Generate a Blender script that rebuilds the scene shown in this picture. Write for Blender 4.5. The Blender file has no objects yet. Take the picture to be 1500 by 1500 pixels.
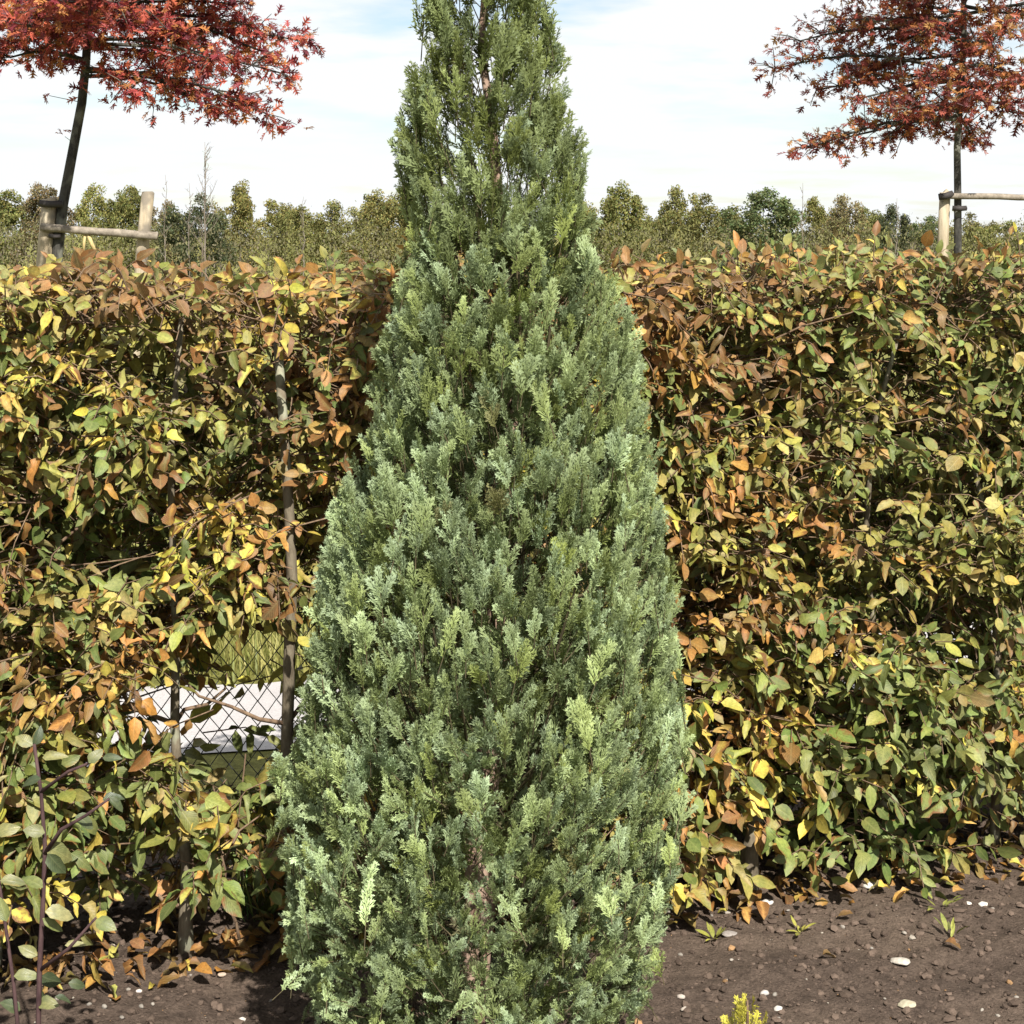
import bpy, math, random
import numpy as np
from mathutils import Vector, Matrix, noise

R = math.radians
SEED = 11
rng = np.random.default_rng(SEED)
random.seed(SEED)
scene = bpy.context.scene
col = scene.collection

# ------------------------------------------------------------------ camera, sky, sun, exposure
F = 2525.0            # focal length in pixels of a 1500 px wide picture
ZC = 1.6              # eye height
HOR = 345.0           # horizon row
cam_d = bpy.data.cameras.new('camera')
cam = bpy.data.objects.new('camera', cam_d)
col.objects.link(cam)
cam.location = (0, 0, ZC)
cam.rotation_euler = (R(90), 0, 0)
cam_d.sensor_width = 36.0
cam_d.lens = 36.0 * F / 1500.0
cam_d.shift_y = -(750.0 - HOR) / 1500.0
cam_d.clip_start = 0.05
cam_d.clip_end = 3000.0
scene.camera = cam

SUN_AZ, SUN_EL = R(18), R(46)          # to the right behind the camera
SUN = Vector((math.sin(SUN_AZ) * math.cos(SUN_EL), -math.cos(SUN_AZ) * math.cos(SUN_EL), math.sin(SUN_EL)))
world = bpy.data.worlds.new('World')
scene.world = world
world.use_nodes = True
wn = world.node_tree
wn.nodes.clear()
def N(nt, typ, **kw):
    n = nt.nodes.new(typ)
    for k, v in kw.items():
        setattr(n, k, v)
    return n
sky = N(wn, 'ShaderNodeTexSky', sky_type='NISHITA', sun_disc=False)
sky.sun_elevation = SUN_EL
sky.sun_rotation = math.atan2(SUN.x, SUN.y)
sky.air_density = 1.0; sky.dust_density = 0.6; sky.ozone_density = 1.2
bg_sky = N(wn, 'ShaderNodeBackground'); bg_sky.inputs['Strength'].default_value = 0.07
wn.links.new(sky.outputs[0], bg_sky.inputs['Color'])
tc = N(wn, 'ShaderNodeTexCoord')
sep = N(wn, 'ShaderNodeSeparateXYZ'); wn.links.new(tc.outputs['Generated'], sep.inputs[0])
zz = N(wn, 'ShaderNodeMath', operation='MAXIMUM'); wn.links.new(sep.outputs['Z'], zz.inputs[0]); zz.inputs[1].default_value = 0.0
za = N(wn, 'ShaderNodeMath', operation='ADD'); wn.links.new(zz.outputs[0], za.inputs[0]); za.inputs[1].default_value = 0.10
dx = N(wn, 'ShaderNodeMath', operation='DIVIDE'); wn.links.new(sep.outputs['X'], dx.inputs[0]); wn.links.new(za.outputs[0], dx.inputs[1])
dy = N(wn, 'ShaderNodeMath', operation='DIVIDE'); wn.links.new(sep.outputs['Y'], dy.inputs[0]); wn.links.new(za.outputs[0], dy.inputs[1])
cmb = N(wn, 'ShaderNodeCombineXYZ'); wn.links.new(dx.outputs[0], cmb.inputs[0]); wn.links.new(dy.outputs[0], cmb.inputs[1])
cn = N(wn, 'ShaderNodeTexNoise'); cn.inputs['Scale'].default_value = 1.3; cn.inputs['Detail'].default_value = 7; cn.inputs['Roughness'].default_value = 0.55
wn.links.new(cmb.outputs[0], cn.inputs['Vector'])
cr = N(wn, 'ShaderNodeValToRGB')
cr.color_ramp.elements[0].position = 0.33; cr.color_ramp.elements[0].color = (0.15, 0.15, 0.15, 1)
cr.color_ramp.elements[1].position = 0.50; cr.color_ramp.elements[1].color = (1, 1, 1, 1)
wn.links.new(cn.outputs['Fac'], cr.inputs[0])
bg_cl = N(wn, 'ShaderNodeBackground'); bg_cl.inputs['Color'].default_value = (0.96, 0.985, 1.0, 1); bg_cl.inputs['Strength'].default_value = 0.52
wmix = N(wn, 'ShaderNodeMixShader')
wn.links.new(cr.outputs[0], wmix.inputs[0]); wn.links.new(bg_sky.outputs[0], wmix.inputs[1]); wn.links.new(bg_cl.outputs[0], wmix.inputs[2])
wo = N(wn, 'ShaderNodeOutputWorld'); wn.links.new(wmix.outputs[0], wo.inputs[0])

sun_d = bpy.data.lights.new('sun', 'SUN')
sun_d.energy = 5.0; sun_d.angle = R(0.53); sun_d.color = (1.0, 0.95, 0.87)
sun_o = bpy.data.objects.new('sun', sun_d); col.objects.link(sun_o)
sun_o.rotation_euler = SUN.to_track_quat('Z', 'Y').to_euler()
sun_o.location = (4, -8, 10)

vs = scene.view_settings
vs.view_transform = 'Standard'; vs.look = 'None'; vs.gamma = 1.0; vs.use_curve_mapping = False
vs.exposure = 1.0
scene.cycles.max_bounces = 8
scene.cycles.diffuse_bounces = 4
scene.cycles.transparent_max_bounces = 8

# ------------------------------------------------------------------ helpers
def px(x, y, D):
    """world point at depth D that the photograph shows at pixel x, y"""
    return Vector(((x - 750.0) / F * D, D, ZC - (y - HOR) / F * D))

def tag(o, label=None, cat=None, group=None, kind=None):
    if label: o['label'] = label
    if cat: o['category'] = cat
    if group: o['group'] = group
    if kind: o['kind'] = kind
    return o

def empty(name, loc):
    o = bpy.data.objects.new(name, None)
    o.empty_display_size = 0.1
    o.location = loc
    col.objects.link(o)
    return o

def link(name, me, parent=None, M=None, color=None):
    o = bpy.data.objects.new(name, me)
    col.objects.link(o)
    if M is None: M = Matrix.Identity(4)
    if parent is not None:
        o.parent = parent
        base = parent
        T = Vector((0, 0, 0))
        while base is not None:
            T = T + base.location; base = base.parent
        M = Matrix.Translation(-T) @ M
    o.matrix_basis = M
    if color is not None: o.color = color
    return o

def mesh_np(name, V, Fc, mat, luv=None, colr=None, smooth=True):
    """triangle mesh from numpy arrays with point attributes luv and Col"""
    V = np.asarray(V, np.float32).reshape(-1, 3); Fc = np.asarray(Fc, np.int32).reshape(-1, 3)
    me = bpy.data.meshes.new(name)
    me.vertices.add(len(V)); me.vertices.foreach_set('co', V.ravel())
    me.loops.add(Fc.size); me.loops.foreach_set('vertex_index', Fc.ravel())
    me.polygons.add(len(Fc))
    me.polygons.foreach_set('loop_start', np.arange(0, Fc.size, 3, dtype=np.int32))
    me.polygons.foreach_set('use_smooth', np.full(len(Fc), smooth))
    if luv is not None:
        a = me.attributes.new('luv', 'FLOAT_VECTOR', 'POINT')
        u = np.zeros((len(V), 3), np.float32); u[:, :np.asarray(luv).shape[1]] = luv
        a.data.foreach_set('vector', u.ravel())
    if colr is not None:
        a = me.attributes.new('Col', 'FLOAT_COLOR', 'POINT')
        a.data.foreach_set('color', np.asarray(colr, np.float32).ravel())
    me.materials.append(mat)
    me.update(); me.validate()
    return me

class Variant:
    def __init__(s, V, Fc, luv):
        s.V = np.asarray(V, np.float32); s.F = np.asarray(Fc, np.int32); s.luv = np.asarray(luv, np.float32)
        s.me = {}
    def mesh(s, name, mat):
        if mat.name not in s.me:
            s.me[mat.name] = mesh_np(name, s.V, s.F, mat, s.luv)
        return s.me[mat.name]

def joined(name, variants, inst, mat, parent=None, smooth=True):
    """inst: list of (variant index, 4x4 numpy matrix, rgba) joined into one mesh"""
    Vs, Fs, Us, Cs, off = [], [], [], [], 0
    for vi, var in enumerate(variants):
        sel = [i for i in inst if i[0] == vi]
        if not sel: continue
        M = np.array([i[1] for i in sel], np.float32); C = np.array([i[2] for i in sel], np.float32)
        n, k = len(sel), len(var.V)
        Vw = np.einsum('nij,kj->nki', M[:, :3, :3], var.V) + M[:, None, :3, 3]
        Vs.append(Vw.reshape(-1, 3))
        Fs.append((var.F[None] + (np.arange(n) * k)[:, None, None]).reshape(-1, 3) + off)
        Us.append(np.tile(var.luv, (n, 1))); Cs.append(np.repeat(C, k, axis=0))
        off += n * k
    me = mesh_np(name, np.concatenate(Vs), np.concatenate(Fs), mat, np.concatenate(Us), np.concatenate(Cs), smooth)
    return link(name, me, parent)

def nrm(v):
    v = np.asarray(v, float); l = np.linalg.norm(v)
    return v / l if l > 1e-9 else np.array([0, 0, 1.0])

def frame(p, axis, normal, s, sw=None):
    """matrix with local y along axis, local z near normal, scaled"""
    y = nrm(axis); z = np.asarray(normal, float); z = nrm(z - y * z.dot(y)); x = np.cross(y, z)
    sw = s if sw is None else sw
    M = np.eye(4); M[:3, 0] = x * sw; M[:3, 1] = y * s; M[:3, 2] = z * s; M[:3, 3] = p
    return M

def rot(v, axis, a):
    axis = nrm(axis); v = np.asarray(v, float)
    return v * math.cos(a) + np.cross(axis, v) * math.sin(a) + axis * axis.dot(v) * (1 - math.cos(a))

def toM(a): return Matrix([list(map(float, r)) for r in a])

class MB:
    """collects tubes and boxes into one triangle mesh"""
    def __init__(s): s.V = []; s.F = []
    def tube(s, pts, rad, n=6, cap=True):
        pts = [np.asarray(p, float) for p in pts]
        b = len(s.V); up = np.array([0.31, 0.77, 0.55]); prev = None
        for i, p in enumerate(pts):
            d = nrm(pts[min(i + 1, len(pts) - 1)] - pts[max(i - 1, 0)])
            if prev is None: x = nrm(np.cross(d, up if abs(d.dot(nrm(up))) < .95 else np.array([1, 0, 0])))
            else: x = nrm(prev - d * prev.dot(d))
            prev = x; y = np.cross(d, x)
            for k in range(n):
                a = 2 * math.pi * k / n
                s.V.append(p + (x * math.cos(a) + y * math.sin(a)) * rad[i])
        for i in range(len(pts) - 1):
            for k in range(n):
                a0 = b + i * n + k; a1 = b + i * n + (k + 1) % n
                s.F += [(a0, a1, a1 + n), (a0, a1 + n, a0 + n)]
        if cap:
            c = len(s.V); s.V.append(pts[0]); s.V.append(pts[-1]); e = b + (len(pts) - 1) * n
            for k in range(n):
                s.F += [(c, b + (k + 1) % n, b + k), (c + 1, e + k, e + (k + 1) % n)]
    def build(s, name, mat, parent=None, smooth=True, color=None):
        return link(name, mesh_np(name, np.array(s.V), np.array(s.F), mat, smooth=smooth), parent, color=color)

# ------------------------------------------------------------------ materials
def new_mat(name):
    m = bpy.data.materials.new(name); m.use_nodes = True
    nt = m.node_tree; nt.nodes.clear()
    out = N(nt, 'ShaderNodeOutputMaterial')
    return m, nt, out

def mixc(nt, fac, a, b, mode='MIX'):
    n = N(nt, 'ShaderNodeMix', data_type='RGBA', blend_type=mode)
    def put(sock, v):
        if hasattr(v, 'is_output'): nt.links.new(v, sock)
        elif isinstance(v, (int, float)): sock.default_value = v
        else: sock.default_value = tuple(v) + ((1,) if len(v) == 3 else ())
    put(n.inputs[0], fac); put(n.inputs[6], a); put(n.inputs[7], b)
    return n.outputs[2]

def mth(nt, op, a, b=None, clamp=False):
    n = N(nt, 'ShaderNodeMath', operation=op); n.use_clamp = clamp
    for i, v in enumerate((a, b)):
        if v is None: continue
        if hasattr(v, 'is_output'): nt.links.new(v, n.inputs[i])
        else: n.inputs[i].default_value = v
    return n.outputs[0]

def ramp(nt, fac, stops):
    n = N(nt, 'ShaderNodeValToRGB'); e = n.color_ramp.elements
    while len(e) < len(stops): e.new(0.5)
    for i, (p, c) in enumerate(stops):
        e[i].position = p; e[i].color = tuple(c) + (1,) if len(c) == 3 else c
    nt.links.new(fac, n.inputs[0])
    return n.outputs[0]

def tnoise(nt, scale, detail=4, rough=0.55, vec=None):
    n = N(nt, 'ShaderNodeTexNoise'); n.inputs['Scale'].default_value = scale
    n.inputs['Detail'].default_value = detail; n.inputs['Roughness'].default_value = rough
    if vec is None:
        g = N(nt, 'ShaderNodeNewGeometry'); vec = g.outputs['Position']
    nt.links.new(vec, n.inputs['Vector'])
    return n.outputs['Fac']

def principled(nt, out, colr, rough=0.7, spec=0.3, bump=None, bstr=0.3, bdist=0.01, transl=0.0, tcol=None):
    p = N(nt, 'ShaderNodeBsdfPrincipled')
    if hasattr(colr, 'is_output'): nt.links.new(colr, p.inputs['Base Color'])
    else: p.inputs['Base Color'].default_value = tuple(colr) + (1,)
    if hasattr(rough, 'is_output'): nt.links.new(rough, p.inputs['Roughness'])
    else: p.inputs['Roughness'].default_value = rough
    p.inputs['Specular IOR Level'].default_value = spec
    if bump is not None:
        b = N(nt, 'ShaderNodeBump'); b.inputs['Strength'].default_value = bstr; b.inputs['Distance'].default_value = bdist
        nt.links.new(bump, b.inputs['Height']); nt.links.new(b.outputs[0], p.inputs['Normal'])
    sh = p.outputs[0]
    if transl > 0:
        t = N(nt, 'ShaderNodeBsdfTranslucent')
        c = tcol if tcol is not None else colr
        nt.links.new(c, t.inputs['Color']) if hasattr(c, 'is_output') else setattr(t.inputs['Color'], 'default_value', tuple(c) + (1,))
        mx = N(nt, 'ShaderNodeMixShader'); mx.inputs[0].default_value = transl
        nt.links.new(sh, mx.inputs[1]); nt.links.new(t.outputs[0], mx.inputs[2]); sh = mx.outputs[0]
    nt.links.new(sh, out.inputs[0])

def base_color(nt, piece):
    if piece:
        n = N(nt, 'ShaderNodeObjectInfo'); return n.outputs['Color'], n.outputs['Alpha']
    n = N(nt, 'ShaderNodeAttribute', attribute_name='Col'); return n.outputs['Color'], n.outputs['Alpha']

def leaf_mat(name, piece, brown=(0.16, 0.07, 0.022), gloss=0.5, spec=0.3, transl=0.2, vein=0.13):
    m, nt, out = new_mat(name)
    c, al = base_color(nt, piece)
    uv = N(nt, 'ShaderNodeAttribute', attribute_name='luv')
    sp = N(nt, 'ShaderNodeSeparateXYZ'); nt.links.new(uv.outputs['Vector'], sp.inputs[0])
    au = mth(nt, 'ABSOLUTE', sp.outputs['X'])
    # side veins run forward from the midrib
    ph = mth(nt, 'SUBTRACT', mth(nt, 'MULTIPLY', sp.outputs['Y'], 58.0), mth(nt, 'MULTIPLY', au, 22.0))
    sv = mth(nt, 'POWER', mth(nt, 'ABSOLUTE', mth(nt, 'COSINE', mth(nt, 'MULTIPLY', ph, 0.5))), 7.0)
    mid = mth(nt, 'POWER', mth(nt, 'SUBTRACT', 1.0, au, True), 12.0)
    vv = mth(nt, 'MAXIMUM', mth(nt, 'MULTIPLY', sv, 0.6), mid)
    n1 = tnoise(nt, 45, 4, 0.6)
    n2 = tnoise(nt, 170, 3, 0.6)
    edge = mth(nt, 'ADD', mth(nt, 'MULTIPLY', au, 0.45), mth(nt, 'MULTIPLY', n1, 1.1))
    edge = mth(nt, 'SUBTRACT', edge, mth(nt, 'SUBTRACT', 1.35, al))
    edge = mth(nt, 'MULTIPLY', edge, 4.0, True)
    cc = mixc(nt, 1.0, c, ramp(nt, n2, [(0.25, (0.62, 0.64, 0.62)), (0.75, (1.25, 1.22, 1.15))]), 'MULTIPLY')
    n3 = tnoise(nt, 24, 2, 0.5)
    cc = mixc(nt, 1.0, cc, ramp(nt, n3, [(0.3, (0.72, 0.80, 0.75)), (0.7, (1.22, 1.12, 1.05))]), 'MULTIPLY')
    cc = mixc(nt, edge, cc, brown)
    cc = mixc(nt, mth(nt, 'MULTIPLY', vv, vein), cc, (0.62, 0.56, 0.25))
    geo = N(nt, 'ShaderNodeNewGeometry')
    back = mixc(nt, 0.35, cc, (0.32, 0.34, 0.17))
    ccf = mixc(nt, geo.outputs['Backfacing'], cc, back)
    principled(nt, out, ccf, gloss, spec, bump=vv, bstr=0.25, bdist=0.002, transl=transl, tcol=cc)
    return m

def spray_mat(name, piece):
    """scale-leaved sprays: olive at the older base, glaucous towards the young tips"""
    m, nt, out = new_mat(name)
    c, al = base_color(nt, piece)
    uv = N(nt, 'ShaderNodeAttribute', attribute_name='luv')
    sp = N(nt, 'ShaderNodeSeparateXYZ'); nt.links.new(uv.outputs['Vector'], sp.inputs[0])
    n2 = tnoise(nt, 260, 2, 0.6)
    old = mixc(nt, 1.0, c, (0.76, 0.80, 0.45), 'MULTIPLY')
    tip = mixc(nt, 1.0, c, (1.52, 1.54, 1.55), 'MULTIPLY')
    fac = mth(nt, 'ADD', mth(nt, 'MULTIPLY', sp.outputs['Y'], 0.72), mth(nt, 'MULTIPLY', sp.outputs['X'], 0.40), True)
    cc = mixc(nt, fac, old, tip)
    cc = mixc(nt, 1.0, cc, ramp(nt, n2, [(0.3, (0.75, 0.78, 0.72)), (0.7, (1.2, 1.2, 1.2))]), 'MULTIPLY')
    principled(nt, out, cc, 0.6, 0.25, transl=0.16)
    return m

def plain_leaf_mat(name, piece=False, transl=0.25, rough=0.6):
    m, nt, out = new_mat(name)
    c, al = base_color(nt, piece)
    n2 = tnoise(nt, 90, 3, 0.6)
    cc = mixc(nt, 1.0, c, ramp(nt, n2, [(0.25, (0.7, 0.7, 0.7)), (0.75, (1.25, 1.25, 1.25))]), 'MULTIPLY')
    principled(nt, out, cc, rough, 0.25, transl=transl)
    return m

def tint_mat(name, transl=0.25):
    """vertex tint times the colour of the object"""
    m, nt, out = new_mat(name)
    a = N(nt, 'ShaderNodeAttribute', attribute_name='Col'); o = N(nt, 'ShaderNodeObjectInfo')
    principled(nt, out, mixc(nt, 1.0, a.outputs['Color'], o.outputs['Color'], 'MULTIPLY'), 0.7, 0.15, transl=transl)
    return m

def bark_mat(name, c1, c2, scale=40, bstr=0.5, stretch=0.25, lich=None):
    m, nt, out = new_mat(name)
    g = N(nt, 'ShaderNodeNewGeometry'); mp = N(nt, 'ShaderNodeMapping'); mp.inputs['Scale'].default_value = (1, 1, stretch)
    nt.links.new(g.outputs['Position'], mp.inputs['Vector'])
    n1 = tnoise(nt, scale, 6, 0.65, mp.outputs[0]); n2 = tnoise(nt, scale * 0.25, 3, 0.5)
    cc = mixc(nt, ramp(nt, n1, [(0.35, (0, 0, 0)), (0.65, (1, 1, 1))]), c1, c2)
    if lich is not None:
        cc = mixc(nt, ramp(nt, n2, [(0.52, (0, 0, 0)), (0.62, (1, 1, 1))]), cc, lich)
    principled(nt, out, cc, 0.85, 0.2, bump=n1, bstr=bstr, bdist=0.006)
    return m

M_hleaf = leaf_mat('hornbeam_leaf_mass', False); M_hleafp = leaf_mat('hornbeam_leaf', True)
M_spray = spray_mat('spray_mass', False); M_sprayp = spray_mat('spray_single', True)
M_oak = plain_leaf_mat('oak_leaf_mass', False, 0.35, 0.5); M_oakp = plain_leaf_mat('oak_leaf', True, 0.35, 0.5)
M_tint = tint_mat('far_foliage', 0.2)
M_weed = plain_leaf_mat('weed_leaf', False, 0.3, 0.5)
M_stem = bark_mat('hornbeam_bark', (0.10, 0.08, 0.055), (0.20, 0.17, 0.12), 60, 0.5, 0.3, (0.25, 0.25, 0.18))
M_twig = bark_mat('twig_bark', (0.09, 0.055, 0.035), (0.20, 0.14, 0.09), 90, 0.3)
M_ctwig = bark_mat('conifer_twig', (0.045, 0.038, 0.022), (0.105, 0.085, 0.045), 90, 0.3)
M_ctrunk = bark_mat('conifer_bark', (0.16, 0.095, 0.065), (0.36, 0.26, 0.20), 45, 0.6, 0.15)
M_otrunk = bark_mat('oak_bark', (0.018, 0.017, 0.016), (0.070, 0.066, 0.056), 30, 0.6, 0.4, (0.13, 0.13, 0.105))
M_ftrunk = bark_mat('far_bark', (0.10, 0.08, 0.06), (0.22, 0.19, 0.16), 6, 0.2)
M_wood = bark_mat('weathered_stake', (0.24, 0.19, 0.125), (0.42, 0.36, 0.26), 26, 0.6, 0.12, (0.18, 0.155, 0.12))
M_rail = bark_mat('weathered_rail', (0.13, 0.11, 0.085), (0.29, 0.25, 0.20), 24, 0.5, 1.0)
M_pstem = bark_mat('purple_stem', (0.035, 0.018, 0.020), (0.085, 0.050, 0.048), 70, 0.3)
def simple(name, c, rough=0.6, spec=0.3, metal=0.0):
    m, nt, out = new_mat(name); principled(nt, out, c, rough, spec)
    nt.nodes['Principled BSDF'].inputs['Metallic'].default_value = metal
    return m
M_wire = simple('dark_wire', (0.055, 0.06, 0.065), 0.5, 0.4)
M_tie = simple('rubber_tie', (0.035, 0.03, 0.028), 0.7)
M_raffia = bark_mat('raffia', (0.34, 0.25, 0.10), (0.50, 0.40, 0.2), 60, 0.3)

# ------------------------------------------------------------------ ground
TH = math.atan(0.32)                        # the hedge runs away to the right
U = np.array([math.cos(TH), math.sin(TH), 0.0]); W = np.array([-math.sin(TH), math.cos(TH), 0.0])
P0 = np.array([-0.72, 3.81, 0.0])           # foot of the first visible hedge stem
def hp(s, w, z): return P0 + U * s + W * w + np.array([0, 0, z])
def to_h(p):
    q = np.asarray(p, float) - P0; return q.dot(U), q.dot(W), q[2]
def px2h(x, y, w):
    """hedge coordinates (s, z) where the line of sight through a pixel meets the plane w"""
    d = np.array([(x - 750) / F, 1.0, -(y - HOR) / F]); o = np.array([0, 0, ZC])
    t = (P0 + W * w - o).dot(W) / d.dot(W)
    s, _, z = to_h(o + d * t); return s, z

def soil_h(x, y):
    v = Vector((x, y, 0))
    return 0.030 * noise.noise(v * 1.6) + 0.016 * noise.noise(v * 6) + 0.011 * noise.noise(v * 17) + 0.007 * noise.noise(v * 43)

def soil_mat():
    m, nt, out = new_mat('garden_soil')
    n0 = tnoise(nt, 1.3, 3, 0.5); n1 = tnoise(nt, 28, 8, 0.7); n2 = tnoise(nt, 160, 5, 0.7)
    c = mixc(nt, ramp(nt, n1, [(0.3, (0, 0, 0)), (0.7, (1, 1, 1))]), (0.044, 0.032, 0.025), (0.118, 0.087, 0.068))
    c = mixc(nt, ramp(nt, n0, [(0.45, (0, 0, 0)), (0.68, (0.8, 0.8, 0.8))]), c, (0.145, 0.108, 0.080))
    c = mixc(nt, 1.0, c, ramp(nt, n2, [(0.3, (0.6, 0.6, 0.6)), (0.72, (1.45, 1.45, 1.45))]), 'MULTIPLY')
    b = mth(nt, 'ADD', mth(nt, 'MULTIPLY', n1, 0.6), mth(nt, 'MULTIPLY', n2, 0.4))
    principled(nt, out, c, 0.95, 0.1, bump=b, bstr=0.9, bdist=0.02)
    return m
M_soil = soil_mat()
def grid(x0, x1, nx, y0, y1, ny, hf):
    xs = np.linspace(x0, x1, nx); ys = np.linspace(y0, y1, ny)
    V = [(x, y, hf(x, y)) for y in ys for x in xs]
    Fc = []
    for j in range(ny - 1):
        for i in range(nx - 1):
            a = j * nx + i; Fc += [(a, a + 1, a + nx + 1), (a, a + nx + 1, a + nx)]
    return np.array(V), np.array(Fc)
def fade(x, y):
    s, w, _ = to_h((x, y, 0))
    return soil_h(x, y) - (max(0, w - 0.75) * 0.25 if w > 0.75 else 0)
V, Fc = grid(-2.6, 3.2, 270, 1.2, 5.9, 215, fade)
tag(link('soil_bed', mesh_np('soil_bed', V, Fc, M_soil)), kind='structure')

def grass_mat():
    m, nt, out = new_mat('meadow_ground')
    n1 = tnoise(nt, 0.5, 4, 0.6); n2 = tnoise(nt, 30, 6, 0.7)
    c = mixc(nt, n1, (0.13, 0.14, 0.035), (0.22, 0.20, 0.07))
    c = mixc(nt, 1.0, c, ramp(nt, n2, [(0.3, (0.5, 0.5, 0.5)), (0.7, (1.4, 1.4, 1.3))]), 'MULTIPLY')
    principled(nt, out, c, 0.9, 0.1, bump=n2, bstr=0.8, bdist=0.04)
    return m
V, Fc = grid(-900, 900, 31, -300, 1500, 31, lambda x, y: -0.08)
tag(link('ground', mesh_np('ground', V, Fc, grass_mat())), kind='structure')

def path_mat():
    m, nt, out = new_mat('pale_gravel')
    n1 = tnoise(nt, 4, 4, 0.6); n2 = tnoise(nt, 120, 5, 0.7)
    c = mixc(nt, n1, (0.33, 0.31, 0.305), (0.46, 0.44, 0.435))
    c = mixc(nt, 1.0, c, ramp(nt, n2, [(0.3, (0.75, 0.75, 0.75)), (0.7, (1.1, 1.1, 1.1))]), 'MULTIPLY')
    principled(nt, out, c, 0.9, 0.2, bump=n2, bstr=0.6, bdist=0.01)
    return m
def strip(name, w0, w1, z, mat, s0=-9, s1=14, n=60):
    V = []; Fc = []
    for i in range(n + 1):
        s = s0 + (s1 - s0) * i / n
        for k, w in enumerate((w0, w1)):
            V.append(hp(s, w + 0.04 * math.sin(s * 3.1 + k * 2) + 0.03 * math.sin(s * 7.3 + k), z))
    for i in range(n):
        a = 2 * i; Fc += [(a, a + 2, a + 3), (a, a + 3, a + 1)]
    return tag(link(name, mesh_np(name, np.array(V), np.array(Fc), mat)), kind='structure')
strip('gravel_path', 1.72, 2.62, -0.074, path_mat())  # near edge set back: darker ground stands in for the shaded band there

# grass along the far edge of the path and over the near meadow
def grass_tufts(name, pts, hmin, hmax, mat, c1, c2, parent=None, n=9):
    V, Fc, C, L = [], [], [], []
    for p in pts:
        for k in range(n):
            a = random.uniform(0, 6.283); h = random.uniform(hmin, hmax); w = 0.003 + 0.003 * random.random()
            ln = random.uniform(0.1, 0.7) * h
            b = np.array([p[0] + random.gauss(0, .02), p[1] + random.gauss(0, .02), p[2]])
            d = np.array([math.cos(a), math.sin(a), 0]); t = np.array([-d[1], d[0], 0])
            i = len(V)
            V += [b - t * w, b + t * w, b + d * ln * .4 + np.array([0, 0, h * .6]) + t * w * .7, b + d * ln * .4 + np.array([0, 0, h * .6]) - t * w * .7, b + d * ln + np.array([0, 0, h])]
            Fc += [(i, i + 1, i + 2), (i, i + 2, i + 3), (i + 3, i + 2, i + 4)]
            f = random.random(); cc = [c1[q] * (1 - f) + c2[q] * f for q in range(3)] + [0]
            C += [cc] * 5; L += [(0, 0), (0, 0), (0, .6), (0, .6), (0, 1)]
    return link(name, mesh_np(name, np.array(V), np.array(Fc), mat, np.array(L), np.array(C), False), parent)
pts = [hp(random.uniform(-3, 5), 2.62 + abs(random.gauss(0, 1.0)), -0.08) for _ in range(2600)]
tag(grass_tufts('meadow_grass', pts, 0.04, 0.16, M_weed, (0.15, 0.17, 0.04), (0.33, 0.30, 0.10)), 'pale green meadow grass beyond the gravel path', 'grass', kind='stuff')

# ------------------------------------------------------------------ leaf shapes
def leaf_variant(fold, curl, twist, ratio, tip=1.0, wav=0.0, n=6):
    """ovate pointed leaf of length 1 along y: left edge, midrib, right edge at each station"""
    V, L = [], []
    for i in range(n):
        t = i / (n - 1)
        w = 0.5 * ratio * (math.sin(math.pi * min(1, t ** 0.82)) ** 0.75 if 0 < t < 1 else 0)
        if t > .8: w *= 0.86 ** tip
        z0 = -curl * t * t; a = twist * t
        for sgn in (-1, 0, 1):
            ww = w * (1 + wav * math.sin(9 * t + sgn))
            x = sgn * ww * math.cos(fold); z = abs(sgn) * ww * math.sin(fold) + wav * 0.25 * math.sin(12 * t + 2 * sgn) * w * 2 * abs(sgn)
            V.append((x * math.cos(a) - z * math.sin(a), t * (1 - 0.18 * abs(curl) * t), z0 + x * math.sin(a) + z * math.cos(a)))
            L.append((sgn, t))
    Fc = []
    for i in range(n - 1):
        for k in range(2):
            a = i * 3 + k; b = a + 3
            if i == 0: Fc.append((1, b + 1, b))
            elif i == n - 2: Fc.append((a, a + 1, (n - 1) * 3 + 1))
            else: Fc += [(a, a + 1, b + 1), (a, b + 1, b)]
    return Variant(V, Fc, L)
HL = [leaf_variant(0.18, 0.15, 0.0, 0.62), leaf_variant(0.35, 0.30, 0.2, 0.60, 1, .1), leaf_variant(0.10, -0.12, -0.2, 0.66),
      leaf_variant(0.55, 0.3, 0.4, 0.62, 1, .3), leaf_variant(0.3, 0.6, -0.4, 0.6, 1, .35), leaf_variant(0.9, 0.6, 0.8, 0.62, 1, .4),
      leaf_variant(0.15, 0.05, 0.15, 0.72), leaf_variant(0.75, 0.55, -0.9, 0.6, 1, .4)]

HL += [leaf_variant(0.3, 0.2, 0.1, 0.62, n=4), leaf_variant(0.55, 0.4, -0.3, 0.6, n=4)]      # coarser, for the shaded inside
# ------------------------------------------------------------------ hedge
hedge = tag(empty('hornbeam_hedge', tuple(P0)), 'clipped leafy hedge in green, yellow and copper autumn colours behind the conifer', 'hedge')
PAL = {'g': [(0.115, 0.155, 0.036), (0.145, 0.185, 0.045), (0.090, 0.120, 0.030), (0.18, 0.21, 0.065)],
       'y': [(0.240, 0.235, 0.050), (0.30, 0.27, 0.06), (0.190, 0.190, 0.045), (0.26, 0.21, 0.065)],
       'Y': [(0.44, 0.38, 0.05), (0.38, 0.36, 0.07), (0.50, 0.40, 0.07), (0.36, 0.28, 0.05)],
       'o': [(0.42, 0.20, 0.042), (0.36, 0.19, 0.045), (0.44, 0.27, 0.06), (0.30, 0.145, 0.04)],
       'c': [(0.20, 0.095, 0.032), (0.26, 0.135, 0.05), (0.16, 0.085, 0.03), (0.24, 0.16, 0.05)]}
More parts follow.
